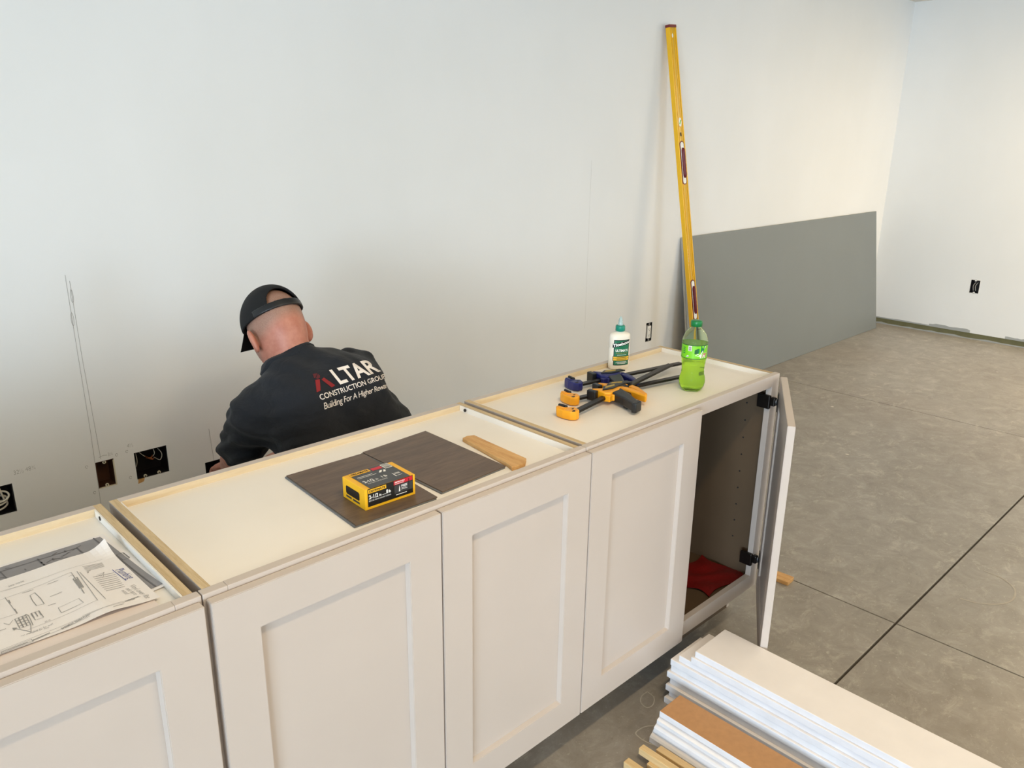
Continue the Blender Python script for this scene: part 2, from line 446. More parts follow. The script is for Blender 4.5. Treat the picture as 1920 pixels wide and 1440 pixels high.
# floor marks
def ring_mark(pts, w_, closed=False):
    bm = bmn(); ribbon(bm, [tuple(p)[:2] for p in spline([(x, y, 0) for x, y in (list(pts)+[pts[0]] if closed else pts)], 5)], w_, lambda x, y: (x, y, 0.0006)); obj('stain_ring', bm, 'stain', sub)
ring_mark([(1.587, 1.021), (1.571, 1.042), (1.548, 1.055), (1.516, 1.056), (1.509, 1.036), (1.510, 1.013), (1.518, 0.989), (1.529, 0.970)], 0.0035)
ring_mark([(1.678, 1.138), (1.671, 1.109), (1.643, 1.092), (1.621, 1.097), (1.625, 1.121), (1.648, 1.137)], 0.003, True)
ring_mark([(3.19, 0.677), (3.179, 0.609), (3.128, 0.556), (3.042, 0.54), (2.972, 0.568), (2.926, 0.624), (2.914, 0.673)], 0.006)
struct(obj('ceiling', bx(XL-0.1, XR+0.1, YF_-0.1, YB+0.1, ZC, ZC+0.1), 'ceil'))

# walls with cut-outs: grid of cells minus holes; a = horizontal axis, z vertical
def wall_cells(a0, a1, z0, z1, holes):
    A = sorted({a0, a1, *[h[0] for h in holes], *[h[1] for h in holes]}); Z = sorted({z0, z1, *[h[2] for h in holes], *[h[3] for h in holes]})
    for p, q in zip(A, A[1:]):
        for r, s in zip(Z, Z[1:]):
            if any(h[0] <= p and q <= h[1] and h[2] <= r and s <= h[3] for h in holes): continue
            yield p, q, r, s
def build_wall(name, axis, pos, thick, a0, a1, z0, z1, holes, mat='wall'):
    """front face at pos; wall body goes to pos+thick along the axis"""
    bm = bmn()
    for p, q, r, s in wall_cells(a0, a1, z0, z1, holes):
        if axis == 'y': box(bm, p, q, min(pos, pos+thick), max(pos, pos+thick), r, s)
        else: box(bm, min(pos, pos+thick), max(pos, pos+thick), p, q, r, s)
    bmesh.ops.remove_doubles(bm, verts=bm.verts[:], dist=1e-5)
    # drop the inner faces that two cells share
    seen = {}
    for f in bm.faces: seen.setdefault(tuple(sorted(v.index for v in f.verts)), []).append(f)
    bm.verts.index_update(); seen = {}
    for f in bm.faces: seen.setdefault(tuple(sorted(v.index for v in f.verts)), []).append(f)
    bmesh.ops.delete(bm, geom=[f for l_ in seen.values() if len(l_) > 1 for f in l_], context='FACES')
    return struct(obj(name, bm, mat))
HB = {'cable': (0.375, 0.476, 0.378, 0.478), 'brown': (0.728, 0.789, 0.377, 0.477), 'double': (0.857, 0.972, 0.373, 0.477),
      'hand': (1.105, 1.165, 0.29, 0.368), 'socket': (3.852, 3.914, 0.372, 0.49)}
wb = build_wall('wall_back', 'y', YB, 0.10, XL-0.1, XR+0.1, 0, ZC, list(HB.values()))
HR = (1.973, 2.040, 0.378, 0.484)
wr = build_wall('wall_right', 'x', XR, 0.10, YF_-0.1, YB, 0.05, ZC, [HR])
wl = build_wall('wall_left', 'x', XL, -0.15, YF_-0.1, YB+0.1, 0, ZC, [WIN, WIN3])
wf = build_wall('wall_front', 'y', YF_, -0.1, XL-0.1, XR+0.1, 0, ZC, [WIN2])
# window frame of the daylight opening
for q, W_ in enumerate((WIN, WIN3)):
    wn = struct(bpy.data.objects.new('window_%d' % (1+2*q), None)); C.objects.link(wn); wn.location = (XL, (W_[0]+W_[1])/2, W_[2])
    for k in range(3):
        y = W_[0]+(W_[1]-W_[0]-0.05)*k/2; obj('window_mullion', bx(XL-0.1, XL-0.04, y, y+0.05, W_[2], W_[3]), 'black', wn)
    for z in (W_[2], W_[3]-0.05): obj('window_rail', bx(XL-0.1, XL-0.04, W_[0], W_[1], z, z+0.05), 'black', wn)
wn2 = struct(bpy.data.objects.new('window_2', None)); C.objects.link(wn2); wn2.location = ((WIN2[0]+WIN2[1])/2, YF_, WIN2[2])
for k in range(3):
    x = WIN2[0]+(WIN2[1]-WIN2[0]-0.05)*k/2; obj('window_mullion', bx(x, x+0.05, YF_-0.08, YF_-0.03, WIN2[2], WIN2[3]), 'black', wn2)
# sill plate exposed under the right wall board
sp = struct(obj('baseboard_right', bx(XR+0.012, XR+0.09, YF_, YB, 0.0, 0.06), 'olive'))
for y0, y1, h in ((2.30, 2.82, 0.012), (1.98, 2.30, 0.026), (1.45, 1.72, 0.020), (0.9, 1.45, 0.014)):
    bm = bmn(); n = 12; pts = [(y0, 0.05)]+[(y1, 0.05)]+[(y1-(y1-y0)*k/n, 0.05+h*(0.75+0.4*random.random())) for k in range(n+1)]
    prism(bm, pts, XR-0.0015, XR+0.001, axis='x'); obj('bare_board_strip', bm, 'drywallgrey', wr)
bm = bmn(); pts = [(2.82, 0.0)]+[(2.82-0.06*k, 0.006+0.010*random.random()) for k in range(40)]+[(0.46, 0.0)]
prism(bm, pts, XR+0.004, XR+0.016, axis='x'); obj('mortar_crumb_strip', bm, 'drywallgrey', sp)
# pencil marks on the back wall
def onwall(x, z): return (x, YB-0.0006, z)
bm = bmn()
for a in (((0.727, 1.13), (0.7275, 0.88), (0.729, 0.60), (0.7255, 0.30)), ((0.7375, 1.11), (0.739, 0.85), (0.7475, 0.487)), ((1.134, 0.50), (1.140, 0.37))):
    ribbon(bm, a, 0.0013, onwall)
for cx, cz in ((0.7372, 1.06), (0.7282, 0.985)):
    ribbon(bm, [(cx+0.004*math.sin(a), cz+0.022*math.cos(a)) for a in np.linspace(0, 6.3, 12)], 0.0012, onwall)
ribbon(bm, [(0.742, 0.493), (0.757, 0.497), (0.770, 0.495)], 0.0013, onwall)
for x, z in ((0.80, 0.487), (0.835, 0.49), (0.835, 0.39), (0.70, 0.47), (0.712, 0.37)):
    ribbon(bm, [(x+0.004*math.cos(a), z+0.005*math.sin(a)) for a in np.linspace(0, 5.5, 8)], 0.0014, onwall)
for s, x, z, h in (('32½', 0.486, 0.505, 0.014), ('48¾', 0.520, 0.507, 0.014), ('4½', 0.838, 0.503, 0.014), ('3¼', 0.772, 0.49, 0.012)):
    asp = text_geo(s, -0.012)[2]; add_text(bm, s, lambda u, v: onwall(x+u*asp*h*0.8, z+v*h), bold=-0.012)
obj('pencil_mark', bm, 'pencil', wb)
bm = bmn(); ribbon(bm, [(3.284, 1.45), (3.284, 0.55)], 0.002, onwall); obj('seam_line', bm, 'seam', wb)

# ------------------------------------------------------------------ electrical boxes
def elec_box(name, label, hole, depth, mat, wall='y', cat='outlet box', lip=None):
    a0, a1, z0, z1 = hole; t = 0.0025
    p = YB if wall == 'y' else XR
    root = thing(name, label, cat, ((a0+a1)/2, YB+0.02, z0) if wall == 'y' else (XR+0.02, (a0+a1)/2, z0))
    def B(bm, a, b, d0, d1, r, s):
        if wall == 'y': box(bm, a, b, p+d0, p+d1, r, s)
        else: box(bm, p+d0, p+d1, a, b, r, s)
    bm = bmn(); e = 0.001
    B(bm, a0+e, a0+e+t, 0.003, depth, z0+e, z1-e); B(bm, a1-e-t, a1-e, 0.003, depth, z0+e, z1-e)
    B(bm, a0+e+t, a1-e-t, 0.003, depth, z0+e, z0+e+t); B(bm, a0+e+t, a1-e-t, 0.003, depth, z1-e-t, z1-e)
    B(bm, a0+e, a1-e, depth, depth+t, z0+e, z1-e)
    obj('box_shell', bm, mat, root)
    return root
def tab(root, x, z, y=YB+0.003, r=0.006, mat='cream', side=-1):
    bm = bmn(); n = 14
    prism(bm, [(x+r*math.cos(2*math.pi*k/n), z+r*math.sin(2*math.pi*k/n)) for k in range(n)], y, y+0.004, axis='y')
    o = obj('screw_tab', bm, mat, root)
    bm = bmn(); prism(bm, [(x+0.0025*math.cos(2*math.pi*k/8), z+0.0025*math.sin(2*math.pi*k/8)) for k in range(8)], y-0.0004, y+0.001, axis='y'); obj('screw_hole', bm, 'ink', o)
b1 = elec_box('outlet_box', 'empty brown outlet box with cream rim set in the back wall', HB['brown'], 0.06, 'boxbrown')
tab(b1, 0.758, 0.470); tab(b1, 0.757, 0.384)
bm = bmn(); box(bm, 0.785, 0.7885, YB-0.001, YB+0.004, 0.379, 0.472); box(bm, 0.730, 0.787, YB-0.001, YB+0.004, 0.378, 0.3805)
obj('box_rim', bm, 'cream', b1)
b2 = elec_box('outlet_box', 'wide black double outlet box with loose wires and a copper splice inside', HB['double'], 0.07, 'boxdark')
tab(b2, 0.887, 0.379); tab(b2, 0.936, 0.379)
for pts in ([(0.872, YB+0.03, 0.47), (0.868, YB+0.012, 0.44), (0.866, YB+0.03, 0.405)], [(0.878, YB+0.05, 0.473), (0.889, YB+0.02, 0.458), (0.905, YB+0.035, 0.44)],
            [(0.934, YB+0.04, 0.474), (0.933, YB+0.018, 0.452), (0.928, YB+0.03, 0.435)], [(0.948, YB+0.04, 0.468), (0.956, YB+0.012, 0.445), (0.950, YB+0.02, 0.42), (0.936, YB+0.04, 0.428)]):
    bm = bmn(); tube(bm, spline(pts), 0.0013, 6); obj('wire', bm, 'wire', b2)
for pts in ([(0.905, YB+0.04, 0.44), (0.915, YB+0.02, 0.436), (0.930, YB+0.03, 0.44)], [(0.91, YB+0.04, 0.432), (0.922, YB+0.018, 0.431), (0.936, YB+0.04, 0.425)]):
    bm = bmn(); tube(bm, spline(pts), 0.003, 6); obj('copper_splice', bm, 'copper', b2)
bm = bmn(); prism(bm, [(0.858, 0.358), (0.878, 0.362), (0.882, 0.373), (0.860, 0.374)], YB-0.001, YB+0.01, axis='y'); obj('torn_paper', bm, 'shim', b2)
b3 = elec_box('outlet_box', 'black outlet box stuffed with coiled white cable at the left edge', HB['cable'], 0.07, 'boxdark')
for k, (cx, cz, rx, rz, ph) in enumerate(((0.435, 0.44, 0.028, 0.014, 0.2), (0.432, 0.425, 0.026, 0.012, 0.5), (0.43, 0.405, 0.028, 0.012, 0.9))):
    bm = bmn(); tube(bm, spline([(cx+rx*math.cos(a), YB+0.008+0.012*math.sin(a+ph)+0.006*k, cz+rz*math.sin(a)) for a in np.linspace(2.8, -2.8, 10)], 4), 0.0032, 8); obj('cable_loop', bm, 'wire', b3)
bm = bmn(); tube(bm, spline([(0.44, YB+0.03, 0.475), (0.444, YB+0.018, 0.45), (0.45, YB+0.02, 0.42)]), 0.0032, 8); obj('cable_loop', bm, 'wire', b3)
elec_box('outlet_box', 'black outlet box cut in the wall where the kneeling man works', HB['hand'], 0.06, 'boxdark')
# finished receptacle
b5 = elec_box('wall_socket', 'white duplex receptacle without cover plate behind the glue bottle', HB['socket'], 0.06, 'boxdark', cat='socket')
bm = bmn(); box(bm, 3.866, 3.900, YB-0.003, YB+0.03, 0.392, 0.470, 0.003); f5 = obj('socket_face', bm, 'white', b5)
bm = bmn(); box(bm, 3.876, 3.892, YB-0.0005, YB+0.001, 0.376, 0.487); obj('mounting_strap', bm, 'zinc', b5)
for z in (0.450, 0.412):
    for dx in (-0.006, 0.006): obj('socket_slot', bx(3.883+dx-0.001, 3.883+dx+0.001, YB-0.0036, YB-0.0028, z-0.004, z+0.004), 'ink', f5)
    bm = bmn(); prism(bm, [(3.883+0.0025*math.cos(k), z-0.010+0.0025*math.sin(k)) for k in np.linspace(0, 5.6, 8)], YB-0.0036, YB-0.0028, axis='y'); obj('socket_slot', bm, 'ink', f5)
b6 = elec_box('outlet_box', 'black outlet box with two white wires in the far right wall', HR, 0.06, 'boxdark', wall='x')
for y in (2.015, 1.998):
    bm = bmn(); tube(bm, spline([(XR+0.02, y-0.006, 0.465), (XR+0.008, y+0.006, 0.435), (XR+0.02, y+0.003, 0.395)]), 0.0018, 6); obj('wire', bm, 'wire', b6)
for z in (0.482, 0.381):
    bm = bmn(); prism(bm, [(2.006+0.008*math.cos(k), z+0.008*math.sin(k)) for k in np.linspace(0, 5.6, 10)], XR-0.001, XR+0.003, axis='x'); obj('screw_tab', bm, 'white', b6)
bm = bmn(); a0, a1, z0, z1 = HR
box(bm, XR-0.001, XR+0.01, a0-0.004, a0, z0-0.004, z1+0.004); box(bm, XR-0.001, XR+0.01, a1, a1+0.004, z0-0.004, z1+0.004)
box(bm, XR-0.001, XR+0.01, a0, a1, z1, z1+0.004); box(bm, XR-0.001, XR+0.01, a0, a1, z0-0.004, z0); obj('box_rim', bm, 'white', b6)

# ceiling lamps behind the viewer
for i, (x, y, p, turn) in enumerate(LAMPS):
    t = thing('ceiling_light', 'long white ceiling light out of view, position %s along the room' % ['first', 'second', 'third', 'fourth', 'fifth', 'sixth (added to brighten the right side)', 'seventh'][i], 'ceiling light', (x, y, ZC-0.05), 'ceiling lights')
    obj('light_housing', bx(x-0.6, x+0.6, y-0.07, y+0.07, ZC-0.05, ZC, 0.004), 'white', t); t.rotation_euler.z = R(turn)
    a = area('lamp_glow', (0, 0, -0.006), (0, 0, -1), 1.15, 0.12, p, WARM); a.parent = t

# ================================================================== CABINETS
YF, YBK = 1.133, 1.586
ZB, ZT = 0.130, 0.868
def door_mesh(w_, h, st=0.078, t=0.020, side=1):
    """local: hinge edge at x=0, extends to side*w; y 0 = front .. t = back"""
    bm = bmn(); rec = 0.012
    def loop(x0, x1, z0, z1, y): return [bm.verts.new((x, y, z)) for x, z in ((x0, z0), (x1, z0), (x1, z1), (x0, z1))]
    o1 = loop(0, w_, 0, h, 0); i1 = loop(st, w_-st, st, h-st, 0); p1 = loop(st+0.004, w_-st-0.004, st+0.004, h-st-0.004, rec+0.001)
    o2 = loop(0, w_, 0, h, t); i2 = loop(st, w_-st, st, h-st, t); p2 = loop(st, w_-st, st, h-st, t-0.006)
    fs = []
    for A, B in ((o1, i1), (i1, p1), (i2, o2), (p2, i2), (o2, o1), (p1, p2)):
        for k in range(4): fs.append(bm.faces.new((A[k], A[(k+1) % 4], B[(k+1) % 4], B[k])))
    bmesh.ops.recalc_face_normals(bm, faces=fs)
    es = [e for e in bm.edges if len(e.link_faces) == 2 and e.calc_face_angle(0) > R(40)]
    bmesh.ops.bevel(bm, geom=es, offset=0.0012, segments=2, affect='EDGES')
    pn = bx(st+0.001, w_-st-0.001, rec, t-0.005, st+0.001, h-st-0.001)
    if side < 0:
        for b in (bm, pn):
            bmesh.ops.scale(b, vec=(-1, 1, 1), verts=b.verts[:]); bmesh.ops.reverse_faces(b, faces=b.faces[:])
    return bm, pn
def add_door(root, hx, w_, side, rot=0.0, label=None):
    bm, pn = door_mesh(w_, ZT-ZB, side=side)
    o = worigin(root)
    d = obj('door', bm, 'cab', root, loc=Vector((hx, YF-0.0215, ZB))-o)
    d.rotation_euler = (0, 0, rot)
    if label: d['label'] = label
    obj('door_panel', pn, 'cab', d, loc=(0, 0, 0)); return d
def cabinet(x0, x1, label, group, doors):
    root = thing('base_cabinet', label, 'cabinet', ((x0+x1)/2, (YF+YBK)/2, 0), group)
    a, b = x0+0.0065, x1-0.0065; t = 0.015
    for sx in (a, b-t):
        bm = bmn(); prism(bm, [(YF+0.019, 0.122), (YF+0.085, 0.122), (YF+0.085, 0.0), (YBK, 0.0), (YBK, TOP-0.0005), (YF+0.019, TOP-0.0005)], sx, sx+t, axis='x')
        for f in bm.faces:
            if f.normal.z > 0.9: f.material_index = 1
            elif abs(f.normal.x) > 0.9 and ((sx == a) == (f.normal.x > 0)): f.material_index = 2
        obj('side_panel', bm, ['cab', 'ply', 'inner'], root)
    for sx in ((a+t), (b-t-0.003)):       # pale strip lining the rim above the top board
        obj('rim_strip', bx(sx, sx+0.003, YF+0.02, YBK-0.02, PAN, TOP-0.001), 'cabtop', root)
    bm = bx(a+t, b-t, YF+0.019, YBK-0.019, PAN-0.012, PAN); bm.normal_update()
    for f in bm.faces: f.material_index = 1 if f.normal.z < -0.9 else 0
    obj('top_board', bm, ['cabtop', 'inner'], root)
    bm = bx(a+t, b-t, YBK-0.019, YBK, PAN-0.09, TOP); bm.normal_update()
    for f in bm.faces: f.material_index = 1 if f.normal.z > 0.9 else 0
    obj('back_rail', bm, ['railwood', 'cab'], root)
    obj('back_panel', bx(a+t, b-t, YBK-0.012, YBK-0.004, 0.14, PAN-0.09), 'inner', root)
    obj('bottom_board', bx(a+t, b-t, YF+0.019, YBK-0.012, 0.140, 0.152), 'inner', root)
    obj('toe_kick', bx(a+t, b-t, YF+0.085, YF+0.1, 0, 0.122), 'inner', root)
    # face frame
    s = 0.042
    for fx in (x0, x1-s): obj('frame_stile', bx(fx, fx+s, YF, YF+0.019, 0.122, TOP, 0.0015), 'cab', root)
    obj('frame_rail', bx(x0+s, x1-s, YF, YF+0.019, TOP-0.038, TOP, 0.0008), 'cab', root)
    obj('frame_rail', bx(x0+s, x1-s, YF, YF+0.019, 0.122, 0.172, 0.0008), 'cab', root)
    for dr in doors: add_door(root, *dr)
    return root
GR = 'white shaker base cabinets in a row'
ca = cabinet(-0.507, 0.4145, 'white base cabinet with building plans on top', GR, [(-0.503, 0.457, 1), (0.4095, 0.452, -1)])
cz = cabinet(-1.4305, -0.509, 'white base cabinet left of the one with the building plans, outside the picture', GR, [(-1.4265, 0.457, 1), (-0.514, 0.452, -1)])
cy_ = cabinet(-2.354, -1.4325, 'white base cabinet at the far left end of the row, outside the picture', GR, [(-2.350, 0.457, 1), (-1.4375, 0.452, -1)])
cb = cabinet(0.4165, 1.3425, 'white base cabinet carrying the screw box and brown planks', GR, [(0.4205, 0.465, 1), (1.3385, 0.449, -1)])
cc = cabinet(1.3445, 2.262, 'white base cabinet with one door ajar and clamps on top, right end of the row', GR, [(1.3425, 0.458, 1)])
od = add_door(cc, 2.262, 0.458, -1, R(30.5), 'door standing ajar on black hinges'); od.location.y -= 0.004
# hinges of the open door: cup plate on the door back, arm, block on the stile
for z in (0.79, 0.235):
    bm = bmn(); box(bm, 2.208, 2.221, YF-0.003, YF+0.040, z-0.022, z+0.022, 0.003); box(bm, 2.221, 2.238, YF-0.014, YF+0.014, z-0.014, z+0.014, 0.004)
    h = obj('hinge', bm, 'steel', cc)
    bm = bmn(); tube(bm, [(2.232, YF-0.012, z-0.010), (2.232, YF-0.012, z+0.010)], 0.005, 8); obj('hinge_pin', bm, 'zinc', h)
    bm = bmn(); box(bm, -0.030, -0.010, 0.0196, 0.0225, z-ZB-0.030, z-ZB+0.030, 0.001); obj('hinge_plate', bm, 'steel', od, loc=(0, 0, 0))
# shelf pin holes
for k in range(9):
    z = 0.28+0.06*k
    for y in (YF+0.09, YBK-0.09):
        bm = bmn(); prism(bm, [(y+0.0028*math.cos(q), z+0.0028*math.sin(q)) for q in np.linspace(0, 5.6, 8)], 2.2395, 2.2405, axis='x'); obj('shelf_pin_hole', bm, 'ink', cc)
# screw heads in the rims
for x, y, z in ((0.4045-0.0145, YBK-0.05, 0.868), (1.3325-0.0145-0.003, YBK-0.045, 0.868)):
    bm = bmn(); prism(bm, [(y+0.0045*math.cos(q), z+0.0045*math.sin(q)) for q in np.linspace(0, 5.6, 9)], x-0.0012, x+0.0012, axis='x'); obj('screw_head', bm, 'ink', ca if x < 1 else cb)
def slab_grid(bm, nx, ny, top, th):
    A = [[bm.verts.new(top(i/nx, j/ny)) for j in range(ny+1)] for i in range(nx+1)]
    B = [[bm.verts.new(Vector(top(i/nx, j/ny))-Vector((0, 0, th))) for j in range(ny+1)] for i in range(nx+1)]
    for i in range(nx):
        for j in range(ny):
            bm.faces.new((A[i][j], A[i+1][j], A[i+1][j+1], A[i][j+1])); bm.faces.new((B[i][j+1], B[i+1][j+1], B[i+1][j], B[i][j]))
    for i in range(nx):
        bm.faces.new((A[i+1][0], A[i][0], B[i][0], B[i+1][0])); bm.faces.new((A[i][ny], A[i+1][ny], B[i+1][ny], B[i][ny]))
    for j in range(ny):
        bm.faces.new((A[0][j], A[0][j+1], B[0][j+1], B[0][j])); bm.faces.new((A[nx][j+1], A[nx][j], B[nx][j], B[nx][j+1]))
# red flat bag on the cabinet bottom
bm = bmn()
slab_grid(bm, 16, 14, lambda u, v: (2.03+0.205*u+0.012*math.sin(7*v), 1.168+0.170*v+0.010*math.sin(6*u), 0.1545+0.004*(1+math.sin(9*u+4*v)*math.sin(7*v))), 0.0015)
tag(obj('plastic_bag', bm, 'redcloth'), 'dark red flat plastic bag lying inside the open cabinet', 'bag')

# ================================================================== THINGS ON THE CABINETS
# vinyl planks
def plank(pts, z, label):
    root = thing('vinyl_plank', label, 'plank', (sum(p[0] for p in pts)/4, sum(p[1] for p in pts)/4, z), 'brown vinyl planks')
    bm = bmn(); prism(bm, pts, z+0.0035, z+0.0055); obj('wear_layer', bm, 'vinyl', root)
    cx, cy = root.location.x, root.location.y
    bm = bmn(); prism(bm, [(cx+(x-cx)*1.006-0.003, cy+(y-cy)*1.004) for x, y in pts], z, z+0.0033); obj('core_layer', bm, 'core', root)
plank([(0.738, 1.187), (0.930, 1.179), (0.948, 1.478), (0.754, 1.483)], PAN, 'brown wood-look vinyl plank lying under the yellow screw box')
plank([(0.954, 1.191), (1.144, 1.200), (1.146, 1.496), (0.951, 1.484)], PAN, 'brown wood-look vinyl plank beside the wooden shim, nothing on it')
# shim
bm = bmn(); prism(bm, [(1.176, 1.388), (1.194, 1.392), (1.211, 1.384), (1.208, 1.33), (1.203, 1.193), (1.180, 1.174), (1.143, 1.178), (1.150, 1.20), (1.166, 1.31)], PAN, PAN+0.010); bevel_all(bm, 0.0015)
tag(obj('wood_shim', bm, 'shim'), 'honey coloured wooden shim with a split end beside the brown plank', 'shim')
# screw box
def screw_box():
    W, D, H = 0.120, 0.086, 0.045; z0 = PAN+0.0055
    root = thing('screw_box', 'yellow and black carton of deck screws standing on the brown plank', 'box', (0.785, 1.224, z0), rot=(0, 0, R(-2)))
    bm = bx(0, W, 0, D, 0, H, 0.0012); obj('carton', bm, 'boxyellow', root, loc=(0, 0, 0))
    e = 0.0004
    def F(x, z): return (x*W, -e, z*H)        # front
    def T(x, y): return (x*W, y*D, H+e)       # top
    def S(y, z): return (-e, y*D, z*H)        # left end
    def L(fn, k): return lambda u, v: tuple(a+b for a, b in zip(fn(u, v), k))
    mats = ['boxblack', 'boxyellow', 'white', 'red', 'boxgrey', 'ink']
    bm = bmn()
    def rect(fn, x0, x1, y0, y1, mi, lift=(0, 0, 0), seg=1): quad(bm, [tuple(a+b for a, b in zip(fn(*p), lift)) for p in ((x0, y0), (x1, y0), (x1, y1), (x0, y1))], mi)
    f1, f2 = (0, -0.0003, 0), (0, -0.0006, 0); t1, t2 = (0, 0, 0.0003), (0, 0, 0.0006); s1 = (-0.0003, 0, 0)
    def txt(s, fn, x0, x1, y0, h, mi, lift, bold=0.0): add_text(bm, s, lambda u, v: tuple(a+b for a, b in zip(fn(x0+(x1-x0)*u, y0+h*v), lift)), bold=bold, mi=mi)
    # front
    rect(F, 0.05, 0.95, 0.14, 1.0, 0); rect(F, 0.06, 0.41, 0.78, 0.96, 1, f1); txt('DECKMATE', F, 0.08, 0.39, 0.82, 0.10, 5, f2, 0.03)
    rect(F, 0.56, 0.94, 0.78, 0.98, 3, f1); txt('IMPROVED', F, 0.58, 0.78, 0.87, 0.07, 2, f2, 0.02); rect(F, 0.58, 0.76, 0.81, 0.83, 2, f2)
    txt('2-1/2', F, 0.07, 0.25, 0.50, 0.19, 2, f1, 0.03); txt('in', F, 0.27, 0.31, 0.50, 0.13, 2, f1, 0.03); txt('1', F, 0.41, 0.44, 0.52, 0.18, 2, f1, 0.04); txt('lb', F, 0.455, 0.50, 0.52, 0.14, 2, f1, 0.03)
    rect(F, 0.33, 0.40, 0.515, 0.535, 2, f1); txt('STAR DRIVE COATED SCREWS', F, 0.11, 0.50, 0.38, 0.06, 2, f1); txt('O', F, 0.07, 0.10, 0.37, 0.075, 2, f1, 0.02)
    rect(F, 0.57, 0.94, 0.36, 0.75, 4, f1); txt('FREE', F, 0.71, 0.83, 0.60, 0.11, 2, f2, 0.02); rect(F, 0.71, 0.81, 0.54, 0.56, 2, f2); rect(F, 0.71, 0.83, 0.48, 0.50, 2, f2)
    quad(bm, [tuple(a+b for a, b in zip(F(*p), f2)) for p in ((0.655, 0.42), (0.685, 0.42), (0.68, 0.62), (0.670, 0.72))], 2)
    rect(F, 0.855, 0.87, 0.42, 0.92, 5, f2); rect(F, 0.60, 0.82, 0.27, 0.30, 2, f1)
    # top
    rect(T, 0.10, 0.90, 0.0, 1.0, 4); rect(T, 0.10, 0.49, 0.82, 0.98, 1, t1); txt('DECKMATE', T, 0.13, 0.46, 0.855, 0.085, 5, t2, 0.03)
    rect(T, 0.52, 0.72, 0.80, 0.94, 3, t1); rect(T, 0.74, 0.89, 0.72, 0.99, 2, t1); rect(T, 0.755, 0.875, 0.75, 0.96, 4, t2)
    for k in range(7): rect(T, 0.76+0.016*k, 0.767+0.016*k, 0.78, 0.93, 2, (0, 0, 0.0008))
    quad(bm, [tuple(a+b for a, b in zip(T(*p), t1)) for p in ((0.56, 0.62), (0.60, 0.60), (0.66, 0.70), (0.62, 0.72))], 2); quad(bm, [tuple(a+b for a, b in zip(T(*p), t1)) for p in ((0.64, 0.60), (0.68, 0.58), (0.72, 0.68), (0.69, 0.71))], 2)
    txt('2-1/2', T, 0.14, 0.34, 0.30, 0.13, 2, t1, 0.03); txt('in', T, 0.37, 0.41, 0.30, 0.09, 2, t1, 0.02); txt('1 lb', T, 0.50, 0.60, 0.32, 0.11, 2, t1, 0.03); txt('STAR DRIVE COATED SCREWS', T, 0.17, 0.55, 0.21, 0.045, 2, t1)
    txt('FREE', T, 0.74, 0.84, 0.29, 0.075, 2, t1, 0.02); quad(bm, [tuple(a+b for a, b in zip(T(*p), t1)) for p in ((0.70, 0.18), (0.725, 0.18), (0.72, 0.36), (0.71, 0.40))], 2); rect(T, 0.74, 0.84, 0.20, 0.215, 2, t1)
    rect(T, 0.15, 0.45, 0.66, 0.68, 2, t1); rect(T, 0.15, 0.50, 0.60, 0.615, 2, t1)
    # end
    pts = [(0.24+0.6*u, v) for u, v in ((0.06, 0.30), (0.94, 0.30), (1, 0.36), (1, 0.64), (0.94, 0.70), (0.06, 0.70), (0, 0.64), (0, 0.36))]
    quad(bm, [S(*p) for p in pts][::-1], 0)
    for y0, y1 in ((0.24, 0.54), (0.60, 0.84)): rect(S, y0, y1, 0.14, 0.23, 4)
    obj('carton_print', bm, mats, root, loc=(0, 0, 0))
screw_box()

# ---- building plans
def sheet(name, x0, x1, y0, y1, zf, mat, label, bend=0.0, group=None):
    bm = bmn(); slab_grid(bm, 40, 24, lambda u, v: (x0+(x1-x0)*u+bend*(v-0.5), y0+(y1-y0)*v, zf(u, v)), 0.0004)
    o = obj(name, bm, mat); tag(o, label, 'paper', group); return o, (lambda u, v, e=0.0006: (x0+(x1-x0)*u+bend*(v-0.5), y0+(y1-y0)*v, zf(u, v)+e))
GP = 'building plan sheets'
zg = lambda u, v: PAN+0.0008+0.010*max(0, u-0.9)*10*max(0, 0.25-v)*1.5
g, gm = sheet('plan_sheet', 0.0, 0.388, 1.222, 1.483, zg, 'paper', 'grey shaded floor plan sheet lying underneath the white plans', -0.022, GP)
bm = bmn()
n = 24
for i in range(n):
    for j in range(12):
        u0, u1, v0, v1 = 0.02+0.958*i/n, 0.02+0.958*(i+1)/n, 0.03+0.935*j/12, 0.03+0.935*(j+1)/12
        quad(bm, [gm(u0, v0), gm(u1, v0), gm(u1, v1), gm(u0, v1)])
go = obj('grey_print_area', bm, 'greyprint', g)
bm = bmn(); g2 = lambda u, v: gm(u, v, 0.0012)
for a in (((0.95, 0.03), (0.95, 0.97)), ((0.70, 0.92), (0.70, 0.62)), ((0.30, 0.90), (0.86, 0.90)), ((0.86, 0.90), (0.86, 0.76)), ((0.86, 0.76), (0.55, 0.76)), ((0.55, 0.90), (0.55, 0.66)), ((0.90, 0.1), (0.90, 0.5))):
    ribbon(bm, a, 0.006, g2)
random.seed(7)
for k in range(26):
    u, v = random.uniform(0.45, 0.88), random.uniform(0.72, 0.93); l_ = random.uniform(0.01, 0.05)
    ribbon(bm, [(u, v), (u+l_*random.choice((0, 1)), v+l_*0.8*random.choice((-1, 1)))], 0.006, g2)
ribbon(bm, [(0.955, 0.52), (0.985, 0.52), (0.985, 0.62), (0.955, 0.62)], 0.004, g2, True)
obj('plan_drawing', bm, 'greyink', go)['kind'] = 'stuff'
zs2 = lambda u, v: PAN+0.0025+0.004*math.sin(3*u)*max(0, 1-v)
s2, _ = sheet('plan_sheet', 0.012, 0.362, 1.166, 1.36, zs2, 'paperold', 'pinkish white plan sheet showing at the near edge under the top plan', 0.0, GP)
